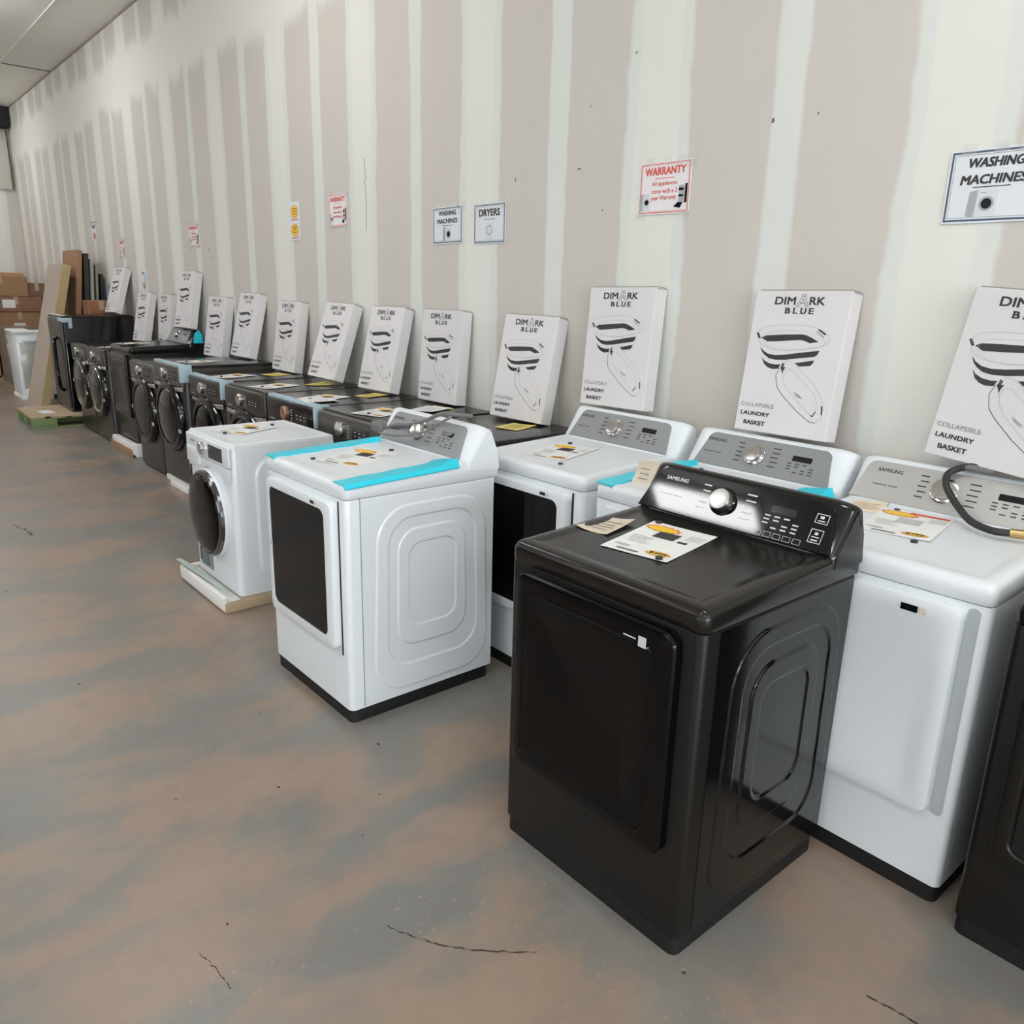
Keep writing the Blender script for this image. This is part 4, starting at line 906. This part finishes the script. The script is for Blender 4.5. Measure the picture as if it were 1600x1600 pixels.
def carton_box(label, x0, x1, y0, y1, z0, z1, m=CARD, lab=None, rz=0.):
    t = thing('cardboard_box', label, 'box', ((x0+x1)/2, (y0+y1)/2, z0), rz, 'brown cardboard boxes piled in the far corner'); a, b, h = (x1-x0)/2, (y1-y0)/2, z1-z0
    bm = bmesh.new(); box(bm, -a, a, -b, b, 0, h, .008, 1); obj('carton', bm, m, t)
    bm = bmesh.new(); box(bm, -a-.001, a+.001, -.03, .03, h-.001, h+.0015); box(bm, a, a+.002, -.03, .03, h-.12, h); obj('packing_tape', bm, mat('packing_tape', (182, 158, 126), .3, coat=.4, noise=.05, scale=10), t)
    if lab:
        bm = bmesh.new(); box(bm, a+.0005, a+.003, lab[0], lab[1], lab[2], lab[3]); obj('shipping_label', bm, PAPER, t)
carton_box('orange-brown box nearest the left edge, bottom of the corner pile', -15.9, -15.2, 1.45, 2.10, .14, 1.22, CARD)
carton_box('dark wrapped box beside the white wrapped appliance in the corner pile', -16.0, -15.3, 2.14, 2.85, .14, .80, CARD2)
carton_box('wide reddish-brown box in the middle of the corner pile', -16.1, -15.35, 2.13, 2.86, .805, 1.14, CARD, (-.10, .06, .05, .16))
carton_box('brown box with three paper labels in the corner pile', -16.05, -15.32, 2.10, 2.83, 1.145, 1.38, mat('red_cardboard', (142, 104, 80), .8, noise=.1, scale=6), (-.20, -.02, .06, .19))
carton_box('largest brown box on top of the corner pile with a white label', -16.1, -15.35, 1.90, 2.66, 1.385, 1.70, CARD, (-.36, -.16, .05, .27))
carton_box('brown box at the right end of the upper layer of the corner pile', -16.0, -15.4, 2.67, 2.92, 1.385, 1.60, CARD2)
t = thing('pallet', 'brown wooden pallet under the corner pile of boxes', 'pallet', (-15.65, 2.1, 0))
for y in (-.70, -.35, 0, .35, .62):
    bm = bmesh.new(); box(bm, -.45, .45, y, y+.15, .11, .135, .003); obj('deck_board', bm, PALWD, t)
for x in (-.45, -.05, .35):
    bm = bmesh.new(); box(bm, x, x+.1, -.70, .77, 0, .11, .003); obj('stringer', bm, PALWD, t)
t = thing('flat_box', 'thin orange-brown flat carton lying across the top of the corner pile', 'box', (-16.15, 2.2, 1.705)); bm = bmesh.new(); box(bm, -.35, .35, -.8, .5, 0, .05, .004, 1); obj('carton', bm, mat('orange_cardboard', (186, 140, 100), .8, noise=.1, scale=6), t)
bm = bmesh.new(); box(bm, -.05, .05, -.8, .5, .05, .053, .001, 1); obj('packing_tape', bm, MATS['packing_tape'], t)
# white wrapped appliance (its door faces right)
t = thing('wrapped_appliance', 'white packed appliance with foam corners left of the leaning greige board', 'appliance', (-13.35, 2.30, 0))
bm = bmesh.new(); box(bm, -.32, .32, -.28, .32, .06, .93, .01); cab = obj('cabinet', bm, WHITE2, t)
bm = bmesh.new(); box(bm, .32, .345, -.26, .02, .10, .90, .006); dr = obj('door', bm, WHITE, t)
bm = bmesh.new(); box(bm, .3455, .349, -.245, .0, .16, .80, .004); obj('door_panel', bm, mat('misty_panel', (176, 178, 172), .3, coat=.4, noise=.03, scale=5), dr)
bm = bmesh.new(); box(bm, .346, .38, -.20, -.04, .82, .84, .005); obj('handle', bm, WHITE2, dr)
bm = bmesh.new(); box(bm, -.33, .36, -.30, -.05, .93, .965, .012); box(bm, -.2, .37, -.02, .33, .93, .95, .01); obj('foam_cap', bm, FOAM, t)
bm = bmesh.new(); box(bm, -.33, .37, -.29, .10, .0, .06, .01); box(bm, .346, .40, -.24, .0, .0, .17, .02); obj('foam_foot', bm, FOAM, t)
t = thing('wrapped_appliance', 'dark grey wrapped appliance between the box pile and the white packed appliance', 'appliance', (-14.5, 2.40, 0))
bm = bmesh.new(); box(bm, -.33, .33, -.33, .33, .10, .95, .01); obj('cabinet', bm, mat('grey_wrap', (104, 98, 94), .35, coat=.5, noise=.15, scale=6, bump=.3), t)
bm = bmesh.new(); box(bm, .331, .334, -.18, -.13, .55, .70, .001); obj('yellow_sticker', bm, INKY, t)
bm = bmesh.new(); box(bm, -.33, .33, -.33, -.20, 0, .10); box(bm, -.33, .33, .20, .33, 0, .10); obj('skid', bm, PALWD, t)
# brown box low by the wall left of the farthest white basket box
carton_box('small brown box on the floor by the wall behind the tall black machine', -11.62, -11.34, 2.60, 2.92, 0.0, 1.42, mat('red_cardboard2', (150, 104, 76), .8, noise=.1, scale=6))
